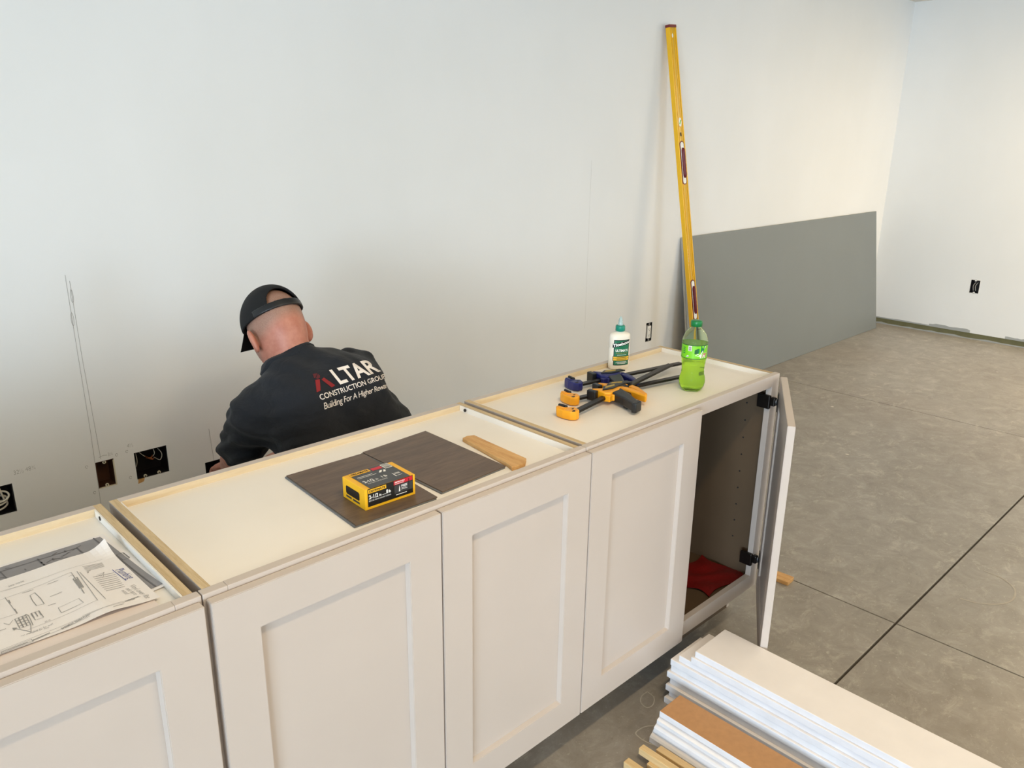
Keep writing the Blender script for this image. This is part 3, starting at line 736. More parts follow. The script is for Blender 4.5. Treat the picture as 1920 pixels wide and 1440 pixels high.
zw = lambda u, v: PAN+0.0075+0.006*math.exp(-((u-0.80)/0.10)**2)*(1-0.6*v)+0.016*max(0, (u-0.90)/0.1)**2*max(0, (v-0.75)/0.25)**2+0.002*math.sin(4*u+2*v)
s1, pm = sheet('plan_sheet', 0.0, 0.366, 1.190, 1.418, zw, 'paper', 'white plan sheet with printed floor plan and blue handwriting, topmost of the pile', -0.008, GP)
# the drawing on the top sheet; (u along width, v towards the wall)
bm = bmn(); P1 = lambda u, v: pm(u, v)
def PX(px, py):  # crop coordinates of the photographed sheet to sheet u,v (measured on the paper plane)
    d = ray(px, py); t = (PAN+0.008-HC)/d.z; x, y = d.x*t, d.y*t
    v = (y-1.190)/(1.418-1.190); return ((x+0.008*(v-0.5))/0.366, v)
def crop(x, y): return PX(x/5.5375, 1000+y/5.5375)
def ln(pts, w_=0.003, mi=0, closed=False): ribbon(bm, [crop(*p) for p in pts], w_*0.75, P1, closed, mi)
for a in ([(0, 600), (1060, 265)], [(0, 690), (740, 410)], [(740, 410), (880, 640)], [(800, 400), (1020, 720)], [(830, 410), (1100, 700)], [(0, 895), (180, 835)], [(180, 835), (50, 660)], [(290, 1010), (1020, 715)], [(500, 750), (580, 728)],
          [(640, 830), (870, 735)], [(870, 735), (820, 690)], [(820, 690), (605, 775)], [(605, 775), (640, 830)], [(930, 860), (1460, 650)], [(860, 870), (1300, 730)], [(0, 1265), (940, 880)], [(0, 1230), (940, 850)], [(350, 1110), (350, 1130)], [(40, 940), (100, 955)], [(100, 955), (135, 905)]): ln(a)
for a in ([(230, 615), (345, 578)], [(490, 525), (605, 488)], [(520, 655), (645, 610)], [(500, 750), (580, 725)], [(635, 830), (805, 762)], [(0, 1020), (65, 997)], [(90, 690), (108, 725)], [(150, 785), (178, 832)]): ln(a, 0.006)
ln([(715, 455), (760, 440), (880, 640), (850, 600)], 0.004); ln([(760, 480), (800, 465), (870, 575), (835, 585)], 0.006, 0, True); ln([(785, 490), (845, 575)], 0.018)
for r0 in range(4):
    for c0 in range(3):
        x, y = 155+r0*14+c0*38, 895+r0*26-c0*16
        ln([(x, y), (x+34, y-14), (x+46, y+10), (x+12, y+24)], 0.0045, 0, True)
for k in range(3): ln([(325+k*38, 830-k*14), (355+k*38, 880-k*14)], 0.006)
ln([(320, 835), (405, 805), (455, 875), (370, 905)], 0.004, 0, True); ln([(240, 880), (270, 840), (300, 860), (330, 925), (345, 960)], 0.004)
ln([(310, 640), (360, 610), (420, 670), (460, 730), (380, 750), (340, 700)], 0.004, 0, True)
ln([(320, 945), (325, 1030), (160, 995)], 0.004); quad(bm, [P1(*crop(*p)) for p in ((130, 990), (180, 985), (150, 1018), (140, 1012))])
# note blocks
for k in range(7): ln([(855+10*k, 350+11*k), (1060+6*k-(30*k if k > 4 else 0), 300+9*k+(8*k if k > 4 else 0))], 0.006, 1)
for k in range(9): ln([(965+17*k, 460+19*k), (1185+14*k, 400+18*k)], 0.0065, 1)
for k in range(4): ln([(1000+24*k, 440+4*k), (1080, 400)], 0.002, 1)
ln([(345, 1120), (520, 1040)], 0.012, 1); ln([(20, 1245), (290, 1140)], 0.008, 1); ln([(10, 1240), (330, 1110), (345, 1135), (20, 1262)], 0.003, 0, True)
ln([(1180, 790), (1290, 750)], 0.006, 1); ln([(1300, 720), (1400, 680)], 0.010); ln([(1330, 700), (1440, 650)], 0.008)
def ptxt(t_, p0, p1, h, mi, shear=0.0, bold=0.0):
    SX, SY = 0.366, 0.228; a, b = crop(*p0), crop(*p1)
    a, b = Vector((a[0]*SX, a[1]*SY)), Vector((b[0]*SX, b[1]*SY)); d = b-a; n_ = Vector((-d.y, d.x)).normalized()
    add_text(bm, t_, lambda u, v: P1((a.x+d.x*u+n_.x*h*v)/SX, (a.y+d.y*u+n_.y*h*v)/SY), shear=shear, bold=bold, mi=mi)
ptxt('BASEMENT FINISH PLAN', (650, 1005), (940, 868), 0.0055, 0, 0, 0.01)
ptxt('Plumbing', (1195, 375), (1335, 470), 0.012, 2, 0.3, -0.01); ln([(1165, 370), (1310, 482)], 0.004, 2)
ptxt('Vinyl over flat', (1345, 540), (1520, 675), 0.008, 0, 0.3, -0.012); ptxt('not bare', (1300, 575), (1395, 640), 0.007, 0, 0.3, -0.012); ptxt('wood', (1255, 600), (1310, 640), 0.007, 0, 0.3, -0.012)
ptxt('see note', (90, 550), (255, 490), 0.007, 0, 0.3, -0.012); ln([(50, 590), (260, 520)], 0.003)
ptxt('run line to far wall', (290, 1060), (560, 950), 0.005, 0, 0.3, -0.012); ptxt('cap and leave for later', (220, 1080), (520, 985), 0.004, 0, 0.3, -0.012); ptxt('as is', (470, 930), (530, 905), 0.005, 0, 0.3, -0.012)
obj('plan_drawing', bm, ['inkgrey', 'inkgrey', 'inkblue'], s1)['kind'] = 'stuff'

# ---- soda bottle
def soda():
    cx, cy = 1.957, 1.254
    root = thing('soda_bottle', 'green plastic bottle of lime soda with a green cap', 'bottle', (cx, cy, PAN)); root.scale = (1.05, 1.05, 0.905)
    H = 0.226
    def prof(r_off):
        base = [(0.018, 0.004), (0.026, 0.000), (0.032, 0.006), (0.0355, 0.016), (0.0365, 0.030), (0.0355, 0.042), (0.0325, 0.055), (0.0312, 0.066), (0.0315, 0.080), (0.033, 0.095), (0.0347, 0.108), (0.0349, 0.118),
                (0.0349, 0.150), (0.0356, 0.158), (0.0352, 0.168), (0.0325, 0.180), (0.0275, 0.192), (0.021, 0.202), (0.0155, 0.209), (0.0135, 0.214), (0.0135, 0.222)]
        return [(max(0.002, r-r_off), z) for r, z in base]
    def lobe(a, z):
        k = max(0, 1-z/0.03); q = 1-0.10*k*(0.5+0.5*math.cos(5*a)); return q*(1+0.012*math.sin(z*420)*(0.05 < z < 0.105))
    def dense(p, n=3):
        o = []
        for (r0, z0), (r1, z1) in zip(p, p[1:]):
            o += [(r0+(r1-r0)*k/n, z0+(z1-z0)*k/n) for k in range(n)]
        return o+[p[-1]]
    bm = bmn(); lathe(bm, dense(prof(0)), 40, lobe=lobe, cap=True); obj('bottle_wall', bm, 'pet', root, loc=(0, 0, 0))
    inner = [(r, z) for r, z in dense(prof(0.0016)) if 0.003 < z < 0.160]
    bm = bmn(); lathe(bm, inner, 40, lobe=lobe, cap=True); obj('soda', bm, 'soda', root, loc=(0, 0, 0))
    bm = bmn(); lathe(bm, [(0.0145, 0.213), (0.0158, 0.2135), (0.0158, 0.229), (0.0145, 0.2315), (0.006, 0.232)], 32, lobe=lambda a, z: 1+0.02*(math.sin(16*a) > 0)*(z > 0.2136 and z < 0.2295)); obj('bottle_cap', bm, 'sodacap', root, loc=(0, 0, 0))
    r = 0.0354; Z0, Z1 = 0.112, 0.158
    bm = bmn(); lathe(bm, [(r, Z0), (r, (Z0+Z1)/2), (r, Z1)], 48, cap=False)
    lb = obj('bottle_label', bm, 'lime', root, loc=(0, 0, 0))
    a0 = math.atan2(-cy, -cx)        # angle that faces the viewer's side
    def W(s, t, e=0.0004): a = a0+s/r; return ((r+e)*math.cos(a), (r+e)*math.sin(a), Z0+(Z1-Z0)*t)
    bm = bmn()
    def patch(pts, mi, e=0.0004):
        quad(bm, [W(*p, e) for p in pts], mi)
    for k in range(48):
        s0, s1_ = -math.pi*r+2*math.pi*r*k/48, -math.pi*r+2*math.pi*r*(k+1)/48
        patch([(s0, 0), (s1_, 0), (s1_, 0.04), (s0, 0.04)], 0); patch([(s0, 0.96), (s1_, 0.96), (s1_, 1), (s0, 1)], 0)
    patch([(-0.017, 0.58), (-0.007, 0.58), (-0.007, 0.95), (-0.017, 0.95)], 1)
    for k in range(6): patch([(-0.0155, 0.62+0.05*k), (-0.0085, 0.62+0.05*k), (-0.0085, 0.645+0.05*k), (-0.0155, 0.645+0.05*k)], 3, 0.0007)
    patch([(0.001, 0.38), (0.010, 0.42), (0.010, 0.78), (0.001, 0.66)], 0); patch([(0.010, 0.42), (0.022, 0.55), (0.022, 0.80), (0.010, 0.78)], 2)
    patch([(0.003, 0.28), (0.012, 0.22), (0.018, 0.30), (0.010, 0.42)], 1)
    patch([(0.018, 0.96), (0.032, 0.96), (0.028, 0.55), (0.020, 0.45)], 2)
    patch([(0.016, 0.10), (0.019, 0.10), (0.034, 0.93), (0.0315, 0.93)], 1, 0.0007); patch([(0.014, 0.22), (0.017, 0.20), (0.026, 0.62), (0.024, 0.64)], 1, 0.0007)
    add_text(bm, 'M', lambda u, v: W(0.021+0.012*u+0.006*v, 0.10+0.38*v, 0.001), bold=0.04, mi=1); add_text(bm, 'M', lambda u, v: W(0.0215+0.011*u+0.006*v, 0.13+0.33*v, 0.0013), bold=0.0, mi=4)
    patch([(-0.024, 0.13), (-0.018, 0.12), (-0.013, 0.22), (-0.019, 0.26)], 1); add_text(bm, 'Dew', lambda u, v: W(-0.022+0.008*u, 0.15+0.06*v, 0.0007), bold=0.02, mi=3)
    for k in range(4): patch([(-0.034, 0.35+0.13*k), (-0.026, 0.35+0.13*k), (-0.026, 0.41+0.13*k), (-0.034, 0.41+0.13*k)], 2)
    obj('label_print', bm, ['dkgreen', 'white', 'sodacap', 'ink', 'red'], lb, loc=(0, 0, 0))
soda()

# ---- glue bottle
def glue():
    cx, cy = 1.968, 1.541
    root = thing('glue_bottle', 'white wood glue bottle with green label and clear nozzle', 'glue bottle', (cx, cy, PAN), rot=(0, 0, R(-27))); root.scale = (1.04, 1.04, 1.07)
    sx, sy = 1.0, 0.62     # oval body, broad side local x
    bm = bmn(); lathe(bm, [(0.030, 0.000), (0.0335, 0.003), (0.034, 0.010), (0.034, 0.065), (0.0325, 0.068), (0.034, 0.071), (0.034, 0.098), (0.032, 0.106), (0.024, 0.111), (0.012, 0.113), (0.012, 0.116)], 40, sx, sy); obj('bottle_body', bm, 'gluewhite', root, loc=(0, 0, 0))
    bm = bmn(); lathe(bm, [(0.0125, 0.1155), (0.0145, 0.1165), (0.0145, 0.130), (0.013, 0.1325), (0.006, 0.133)], 28, lobe=lambda a, z: 1+0.03*(math.sin(14*a) > 0)); obj('bottle_collar', bm, 'capgreen', root, loc=(0, 0, 0))
    bm = bmn(); lathe(bm, [(0.0075, 0.132), (0.0078, 0.139), (0.006, 0.143), (0.0066, 0.147), (0.005, 0.153), (0.0025, 0.158), (0.0015, 0.160)], 20); obj('nozzle', bm, 'nozzle', root, loc=(0, 0, 0))
    def W(s, z, e=0.0005):      # s = -1..1 over the front broad side, facing local -y
        a = -math.pi/2+s*1.32; return (0.034*sx*math.cos(a)*(1+e/0.034), 0.034*sy*math.sin(a)-e, z)
    bm = bmn()
    def strip(s0, s1, z0, z1, mi, e, dz0=0.0, n=12):
        for k in range(n):
            p, q = s0+(s1-s0)*k/n, s0+(s1-s0)*(k+1)/n
            ya, yb = dz0*(p-s0)/(s1-s0), dz0*(q-s0)/(s1-s0)
            quad(bm, [W(p, z0+ya, e), W(q, z0+yb, e), W(q, z1+yb, e), W(p, z1+ya, e)], mi)
    strip(-0.62, 0.62, 0.014, 0.092, 0, 0.0004); strip(-0.56, 0.56, 0.016, 0.090, 1, 0.0006)
    strip(-0.72, 0.70, 0.068, 0.080, 0, 0.0008, 0.012); strip(-0.68, 0.68, 0.028, 0.042, 0, 0.0008); strip(-0.63, 0.63, 0.0355, 0.0408, 3, 0.001); strip(-0.63, 0.63, 0.0292, 0.0345, 3, 0.001)
    add_text(bm, 'Titebond', lambda u, v: W(-0.68+1.34*u, 0.0700+0.009*v+0.012*u, 0.0011), bold=0.035, mi=2, maxlen=0.03)
    add_text(bm, 'ULTIMATE', lambda u, v: W(-0.46+0.92*u, 0.056+0.0075*v, 0.0011), bold=0.03, mi=2, maxlen=0.03)
    add_text(bm, 'WOOD GLUE', lambda u, v: W(-0.42+0.84*u, 0.0500+0.003*v, 0.0011), mi=4, maxlen=0.03)
    for z, a in ((0.0455, 0.34), (0.0245, 0.36), (0.0215, 0.44), (0.019, 0.30)): strip(-a, a, z, z+0.0011, 2, 0.0011)
    for z in (0.0372, 0.0312): strip(-0.36, 0.36, z, z+0.0014, 0, 0.0013)
    obj('label_print', bm, ['ink', 'labelgreen', 'white', 'labelyellow', 'gold'], root, loc=(0, 0, 0))
glue()

# ---- bar clamps. local: x along the bar from the fixed jaw, +y towards the jaws, z up, bar centre at z=.014
def clamp(loc, rz, ry, L, slide, main, label, wide=1.0):
    root = thing('bar_clamp', label, 'clamp', loc, 'bar clamps lying on the cabinet'); root.rotation_euler = (0, ry, rz)
    k = dict(loc=(0, 0, 0)); J = 0.66
    def sq(bm):
        for v in bm.verts:
            if v.co.y > 0.010: v.co.y = 0.010+(v.co.y-0.010)*J
        return bm
    obj('bar', bx(0.004, L, -0.009, 0.009, 0.010, 0.017, 0.001), 'steel', root, **k)
    bm = bmn(); prism(bm, [(0.020, -0.012), (0.026, 0.006), (0.016, 0.018), (0.008, 0.034), (0.010, 0.062), (0.000, 0.068), (-0.010, 0.052), (-0.014, 0.020), (-0.012, -0.008), (-0.002, -0.020), (0.012, -0.020)], 0.001, 0.026); bevel_all(bm, 0.003)
    j = obj('fixed_jaw', sq(bm), main, root, **k)
    bm = bmn(); box(bm, -0.008, 0.006, 0.020, 0.024, 0.0258, 0.0275); box(bm, -0.006, 0.003, 0.030, 0.050, 0.0258, 0.0275); obj('jaw_rib', sq(bm), main, j, **k)
    bm = bmn(); prism(bm, [(0.010+0.004*math.cos(a), 0.000+0.0025*math.sin(a)) for a in np.linspace(0, 5.8, 12)], 0.0258, 0.0266); prism(bm, [(-0.002+0.005*math.cos(a)*(1+0.3*math.sin(3*a)), -0.012+0.004*math.sin(a)) for a in np.linspace(0, 5.8, 14)], 0.0254, 0.0266); obj('jaw_mark', bm, 'ink', j, **k)
    obj('jaw_pad', sq(bx(0.009, 0.017, 0.026, 0.068, 0.000, 0.030, 0.003)), 'black', root, **k)
    s = slide
    bm = bmn(); prism(bm, [(s+0.014, 0.062), (s+0.022, 0.064), (s+0.040, 0.034), (s+0.078, 0.022), (s+0.085, -0.010), (s+0.06, -0.020), (s+0.02, -0.016), (s+0.012, -0.002), (s+0.018, 0.03)], 0.001, 0.029); bevel_all(bm, 0.0035)
    b = obj('sliding_jaw', sq(bm), main, root, **k)
    bm = bmn(); prism(bm, [(s+0.022, 0.012), (s+0.046, 0.026), (s+0.098, 0.012), (s+0.104, -0.006), (s+0.050, -0.004)], 0.0285, 0.0325); bevel_all(bm, 0.001); lp = obj('label_plate', bm, 'black', b, **k)
    bm = bmn(); prism(bm, [(s+0.036, 0.012), (s+0.048, 0.019), (s+0.080, 0.010), (s+0.072, 0.003)], 0.0325, 0.0331); obj('label_print', bm, 'gold', lp, **k)
    obj('jaw_pad', sq(bx(s-0.002, s+0.014, 0.026, 0.070, 0.000, 0.030, 0.003)), 'black', root, **k)
    bm = bmn(); prism(bm, [(s+0.030, -0.010), (s+0.082, -0.006), (s+0.058, -0.050), (s+0.018, -0.106), (s+0.002, -0.114), (s-0.012, -0.106), (s+0.012, -0.062)], 0.002, 0.028); bevel_all(bm, 0.005); g_ = obj('grip', bm, 'black', root, **k)
    bm = bmn(); prism(bm, [(s-0.016, -0.104), (s+0.020, -0.102), (s+0.016, -0.118), (s-0.014, -0.118)], 0.001, 0.029); bevel_all(bm, 0.003); obj('grip_end', bm, 'black', g_, **k)
    bm = bmn(); prism(bm, [(s+0.088, 0.004), (s+0.100, -0.006), (s+0.100, -0.040), (s+0.080, -0.098), (s+0.068, -0.100), (s+0.076, -0.056), (s+0.078, -0.012)], 0.004, 0.026); bevel_all(bm, 0.004); obj('trigger', bm, main, root, **k)
    bm = bmn(); prism(bm, [(s+0.006, -0.006), (s+0.036, -0.014), (s+0.030, -0.034), (s+0.020, -0.022), (s+0.004, -0.024)], 0.006, 0.024); bevel_all(bm, 0.002); obj('release_lever', bm, main, root, **k)
    return root
clamp((1.492, 1.318, PAN+0.001), R(7), R(-1.9), 0.545, 0.150, 'orange', 'yellow and black bar clamp lying across the other two, nearest to the front')
clamp((1.583, 1.398, PAN+0.001), R(-10.5), 0, 0.46, 0.115, 'orange', 'yellow and black bar clamp half hidden beneath the front clamp')
clamp((1.688, 1.478, PAN+0.001), R(-10.5), R(-0.6), 0.43, 0.085, 'blue', 'dark blue bar clamp lying in front of the glue bottle')

# ================================================================== THINGS IN THE ROOM
# grey sheet leaning on the back wall
def leaning_panel():
    x0, x1, yb, yt, h = 4.14, 6.955, 2.655, YB-0.021, 0.985
    root = thing('laminate_sheet', 'large grey laminate sheet leaning against the back wall', 'panel', ((x0+x1)/2, yb, 0))
    d = Vector((0, yt-yb, h)).normalized(); nrm = Vector((0, -d.z, d.y)); L = math.hypot(h, yt-yb)
    def P(a, s, t): v = Vector((a, yb, 0))+d*s-nrm*t; return v
    bm = bmn(); v = [bm.verts.new(P(a, s, t)) for a in (x0, x1) for s in (0.002, L) for t in (0.004, 0.0)]
    for q in ((0, 1, 3, 2), (4, 6, 7, 5), (0, 4, 5, 1), (2, 3, 7, 6), (0, 2, 6, 4), (1, 5, 7, 3)): bm.faces.new([v[i] for i in q])
    bmesh.ops.recalc_face_normals(bm, faces=bm.faces[:]); obj('laminate_face', bm, 'grey', root)
    bm = bmn(); v = [bm.verts.new(P(a, s, t)) for a in (x0, x1) for s in (0.002, L) for t in (0.017, 0.0042)]
    for q in ((0, 1, 3, 2), (4, 6, 7, 5), (0, 4, 5, 1), (2, 3, 7, 6), (0, 2, 6, 4), (1, 5, 7, 3)): bm.faces.new([v[i] for i in q])
    bmesh.ops.recalc_face_normals(bm, faces=bm.faces[:]); obj('core_board', bm, 'greyedge', root)
leaning_panel()
# spirit level leaning on the back wall
def level():
    top = Vector((3.857, YB-0.030, 2.140)); base = Vector((4.000, 2.485, 0.006)); L = (top-base).length
    root = thing('spirit_level', 'long yellow spirit level with dark red grips leaning on the wall', 'spirit level', base)
    zax = (top-base).normalized(); yax = Vector((0, 1, 0)); xax = yax.cross(zax).normalized(); yax = zax.cross(xax)
    root.rotation_mode = 'QUATERNION'; root.rotation_quaternion = Matrix((xax, yax, zax)).transposed().to_quaternion()
    k = dict(loc=(0, 0, 0)); hw = 0.031; d = 0.013       # half web width, half flange depth
    for sx in (-1, 1):
        x0, x1 = (-hw, -hw+0.007) if sx < 0 else (hw-0.007, hw)
        obj('flange', bx(x0, x1, -d, d, 0.005, L-0.008, 0.0008), 'yellow', root, **k)
    obj('web', bx(-hw+0.007, hw-0.007, -0.009, 0.009, 0.005, L-0.008), 'yellowweb', root, **k)
    for x in (-0.012, 0.012): obj('web_rib', bx(x-0.002, x+0.002, -0.011, 0.011, 0.02, L-0.02), 'yellow', root, **k)
    obj('end_cap', bx(-hw-0.001, hw+0.001, -d-0.001, d+0.001, L-0.008, L+0.006, 0.001), 'maroon', root, **k)
    obj('end_cap', bx(-hw-0.001, hw+0.001, -d-0.001, d+0.001, -0.006, 0.005, 0.001), 'maroon', root, **k)
    for zc in (L-0.72, 0.66):
        bm = bmn(); pts = []
        for a in np.linspace(0, math.pi, 9): pts.append((0.018*math.cos(a), 0.105+0.014*math.sin(a)))
        for a in np.linspace(math.pi, 2*math.pi, 9): pts.append((0.018*math.cos(a), -0.105+0.014*math.sin(a)))
        prism(bm, [(x, zc+z) for x, z in pts], -0.0125, -0.008, axis='y'); h = obj('hand_hole_rim', bm, 'maroon', root, **k)
        bm = bmn(); prism(bm, [(x*0.80, zc+z*0.955) for x, z in pts], -0.0132, -0.0125, axis='y'); obj('hand_hole', bm, 'white', h, **k)
        bm = bmn(); tube(bm, [(0.001, -0.016, zc+z) for z in np.linspace(-0.082, 0.082, 15)], [0.004]+[0.0105+0.0008*(i % 2) for i in range(13)]+[0.004], 10); obj('hand_grip', bm, 'maroon', h, **k)
    zc = L-0.50; bm = bmn(); prism(bm, [(0.013*math.cos(a), zc+0.024*math.sin(a)) for a in np.linspace(0, 5.95, 20)], -0.0125, -0.009, axis='y'); v_ = obj('vial_window', bm, 'white', root, **k)
    bm = bmn(); tube(bm, [(-0.006, -0.0128, zc-0.010), (0.006, -0.0128, zc+0.010)], 0.003, 8); obj('vial', bm, 'lime', v_, **k)
    obj('printed_mark', bx(-0.005, 0.005, -0.0112, -0.0108, L-0.575, L-0.555), 'ink', root, **k)
    bm = bmn(); prism(bm, [(0.006*math.cos(a)-0.006, L-0.05+0.011*math.sin(a)) for a in np.linspace(0, 5.8, 14)], -0.0114, -0.0108, axis='y'); obj('hang_hole', bm, 'white', root, **k)
    bm = bmn(); add_text(bm, 'STABILA', lambda u, v: (-hw+0.007+0.0035*(1-v)*0+0.004*v, -0.0113, 0.86+0.10*(1-u)), bold=0.02); obj('brand_print', bm, 'white', root, **k)
level()
# trim board stacks
def board(x0, x1, y0, y1, z0, z1, label, group, mats=('boardwhite', 'boardedge'), prof=None, rz=0.0, name='trim_board'):
    bm = bmn()
    if prof is None: box(bm, x0, x1, y0, y1, z0, z1, 0.0014)
    else:
        prism(bm, [(x0+(x1-x0)*a, z0+(z1-z0)*b) for a, b in prof], y0, y1, axis='y')
    bm.normal_update()
    for f in bm.faces: f.material_index = 0 if f.normal.z > 0.8 else 1
    cx, cy = (x0+x1)/2, y1; bmesh.ops.translate(bm, vec=(-cx, -cy, 0), verts=bm.verts[:])
    o = obj(name, bm, list(mats)); o.location = (cx, cy, 0); o.rotation_euler = (0, 0, rz)
    return tag(o, label, 'board', group)
GB = 'white trim boards stacked on the floor'
ords = ['topmost', 'second from the top', 'third from the top', 'fourth from the top', 'fifth from the top', 'sixth from the top', 'seventh from the top', 'eighth from the top', 'second lowest', 'lowest']
T8 = 0.020
offs = [(1.703, 1.006, 0.0), (1.697, 1.014, 0.15), (1.702, 1.056, -0.1), (1.694, 1.078, 0.1), (1.696, 1.076, -0.2), (1.688, 1.083, 0.2), (1.692, 1.073, -0.2), (1.682, 1.080, 0.1), (1.689, 1.071, 0.0), (1.676, 1.078, 0.2)]
for i, (bx0, by1, rz) in enumerate(offs):
    z1 = (10-i)*T8
    board(bx0, bx0+0.153, -1.35, by1, z1-T8+0.0004, z1, 'white primed trim board, %s of the wide stack' % ords[i], GB, rz=R(rz*0.3))
PROF = [(0, 0), (1, 0), (1, 1), (0.16, 1), (0.12, 0.8), (0.05, 0.65), (0, 0.5)]
z = 0.0
for i, (h, xo, yo) in enumerate(((0.032, -0.014, 0.012), (0.028, -0.006, 0.006), (0.020, 0.0, 0.002))):
    board(1.530+xo, 1.626+xo-0.0, -1.5+yo, 0.998+yo, z+0.0003, z+h, 'white moulded trim board, %s under the brown board' % ['bottom one', 'second one up', 'third one up'][i], 'moulded boards under the brown board', prof=PROF, rz=0)
    z += h
board(1.536, 1.631, -1.5, 0.998, z+0.0003, z+0.018, 'brown backed trim board lying face down on the narrow stack', 'moulded boards under the brown board', mats=('mdf', 'boardedge'))
# pine strips
for i, (x0, x1, y1, z0, z1, rz, lab) in enumerate(((1.390, 1.412, 1.000, 0.0, 0.020, 0.4, 'pine strip on the floor, farthest from the board stacks'), (1.440, 1.460, 0.990, 0.020, 0.040, 0.6, 'pine strip lying on top of another strip, middle of the three'),
                           (1.478, 1.500, 0.962, 0.0, 0.030, 0.7, 'pine strip with a chamfered end next to the white boards'), (1.430, 1.470, 0.955, 0.0, 0.0198, 0.6, 'flat darker pine strip underneath the middle strip'))):
    board(x0, x1, -0.9, y1, z0, z1, lab, 'pine strips beside the boards', mats=('stick', 'stick'), name='pine_strip', rz=R(rz))
bm = bx(-0.026, 0.026, -0.10, 0.0, 0, 0.016, 0.002); o = obj('wood_offcut', bm, 'shim'); o.location = (2.548, 1.24, 0); o.rotation_euler = (0, 0, R(4))
tag(o, 'small pine offcut on the floor behind the open door', 'offcut')

# ================================================================== THE MAN
def person():
    root = thing('person', 'man in a black cap and navy lettered t-shirt crouching at the wall', 'person', (1.25, 2.05, 0))
    V3 = lambda *a: np.array(a, np.float32)
    H = V3(1.098, 2.150, 1.014)                         # head centre
    pit = R(40); yawh = R(4)                            # bowed forward, turned slightly left
    F = V3(-math.sin(yawh), math.cos(yawh), 0); Rg = V3(math.cos(yawh), math.sin(yawh), 0)
    hf = F*math.cos(pit)-V3(0, 0, math.sin(pit)); hu = F*math.sin(pit)+V3(0, 0, math.cos(pit)); hr = Rg
    AX = np.stack([hr, hf, hu])
    L = lambda r, f, u: H+hr*r+hf*f+hu*u
    C7 = V3(1.105, 2.050, 0.955)
    T4 = V3(1.150, 1.960, 0.860); T9 = V3(1.222, 1.885, 0.66); L3 = V3(1.27, 1.89, 0.44); PEL = V3(1.31, 1.93, 0.29)
    SL = V3(0.985, 2.085, 0.792); SR = V3(1.335, 2.085, 0.835)
    EL = V3(1.010, 2.300, 0.585); WL = V3(1.085, 2.560, 0.450); HL = V3(1.115, 2.700, 0.385)
    ER = V3(1.455, 2.300, 0.62); WR = V3(1.300, 2.500, 0.46); HRr = V3(1.235, 2.620, 0.40)
    def hand(P, d, wr, pt, side):
        ax = (pt-wr)/np.linalg.norm(pt-wr); up = V3(0, 0, 1); lat = np.cross(ax, up); lat /= np.linalg.norm(lat); up = np.cross(lat, ax)
        palm = ellip(P, (wr*0.45+pt*0.55), (0.042, 0.055, 0.018), np.stack([lat, ax, up])); d = smin(d, palm, 0.02)
        for k, (o, l_) in enumerate(((-0.030, 0.066), (-0.010, 0.076), (0.010, 0.072), (0.029, 0.058))):
            b = pt+lat*o-ax*0.01; k1 = b+ax*l_*0.55-up*0.006; k2 = k1+ax*l_*0.42-up*0.020
            f = np.minimum(rcone(P, b, k1, 0.0095, 0.0085), rcone(P, k1, k2, 0.0085, 0.007)); d = smin(d, f, 0.006)
        tb = wr*0.6+pt*0.4+lat*side*0.03; t1 = tb+ax*0.035+lat*side*0.022-up*0.01; t2 = t1+ax*0.032-lat*side*0.004-up*0.012
        return smin(d, np.minimum(rcone(P, tb, t1, 0.013, 0.011), rcone(P, t1, t2, 0.011, 0.008)), 0.008)
    def headd(P):
        d = ellip(P, L(0, -0.012, 0.018), (0.078, 0.097, 0.098), AX)
        d = smin(d, ellip(P, L(0, 0.030, -0.045), (0.060, 0.066, 0.078), AX), 0.04)           # face
        d = smin(d, ellip(P, L(0, 0.052, -0.098), (0.038, 0.036, 0.028), AX), 0.03)           # chin
        d = smin(d, rcone(P, L(0, 0.094, -0.010), L(0, 0.114, -0.050), 0.010, 0.014), 0.014)  # nose
        d = smin(d, rcone(P, L(-0.03, 0.088, 0.010), L(0.03, 0.088, 0.010), 0.012, 0.012), 0.015)  # brow
        d = smin(d, ellip(P, L(0, 0.090, -0.075), (0.024, 0.012, 0.010), AX), 0.012)          # mouth
        d = smax(d, -ellip(P, L(0, 0.104, -0.0745), (0.022, 0.010, 0.002), AX), 0.003)
        for s in (-1, 1):
            ec = L(s*(0.091 if s < 0 else 0.085), -0.008, -0.026); an = s*R(28)
            ax2 = np.stack([hr*math.cos(an)+hf*math.sin(an)*1.0, -hr*math.sin(an)+hf*math.cos(an), hu])
            e = ellip(P, ec, (0.010, 0.023, 0.037), ax2)
            e = smax(e, -ellip(P, ec+ax2[0]*s*0.007+ax2[1]*0.004, (0.007, 0.012, 0.022), ax2), 0.004)
            d = smin(d, e, 0.007)
        return d
    def body(P):
        d = headd(P)
        nk = rcone(P, L(0, -0.020, -0.040), C7+V3(-0.006, 0.035, -0.01), 0.062, 0.058)
        d = smin(d, nk, 0.030)
        d = smin(d, rcone(P, L(0, -0.055, -0.030), C7+V3(0, 0.010, 0), 0.040, 0.036), 0.03)   # nape
        d = smin(d, rcone(P, C7+V3(0, .03, -.02), T4+V3(0, 0.09, -0.04), 0.050, 0.080), 0.03); d = smin(d, rcone(P, T4+V3(0, .10, -.05), PEL+V3(0, .03, .03), 0.085, 0.105), 0.04)
        d = smin(d, rcone(P, SL, SR, 0.042, 0.042), 0.03)
        for a, b, c, e, s in ((SL, EL, WL, HL, 1), (SR, ER, WR, HRr, -1)):
            d = smin(d, rcone(P, a, b, 0.054, 0.044), 0.03); m_ = b+(c-b)*0.3
            d = smin(d, np.minimum(rcone(P, b, m_, 0.043, 0.047), rcone(P, m_, c, 0.047, 0.029)), 0.02)
            d = hand(P, d, c, e, s)
        return d
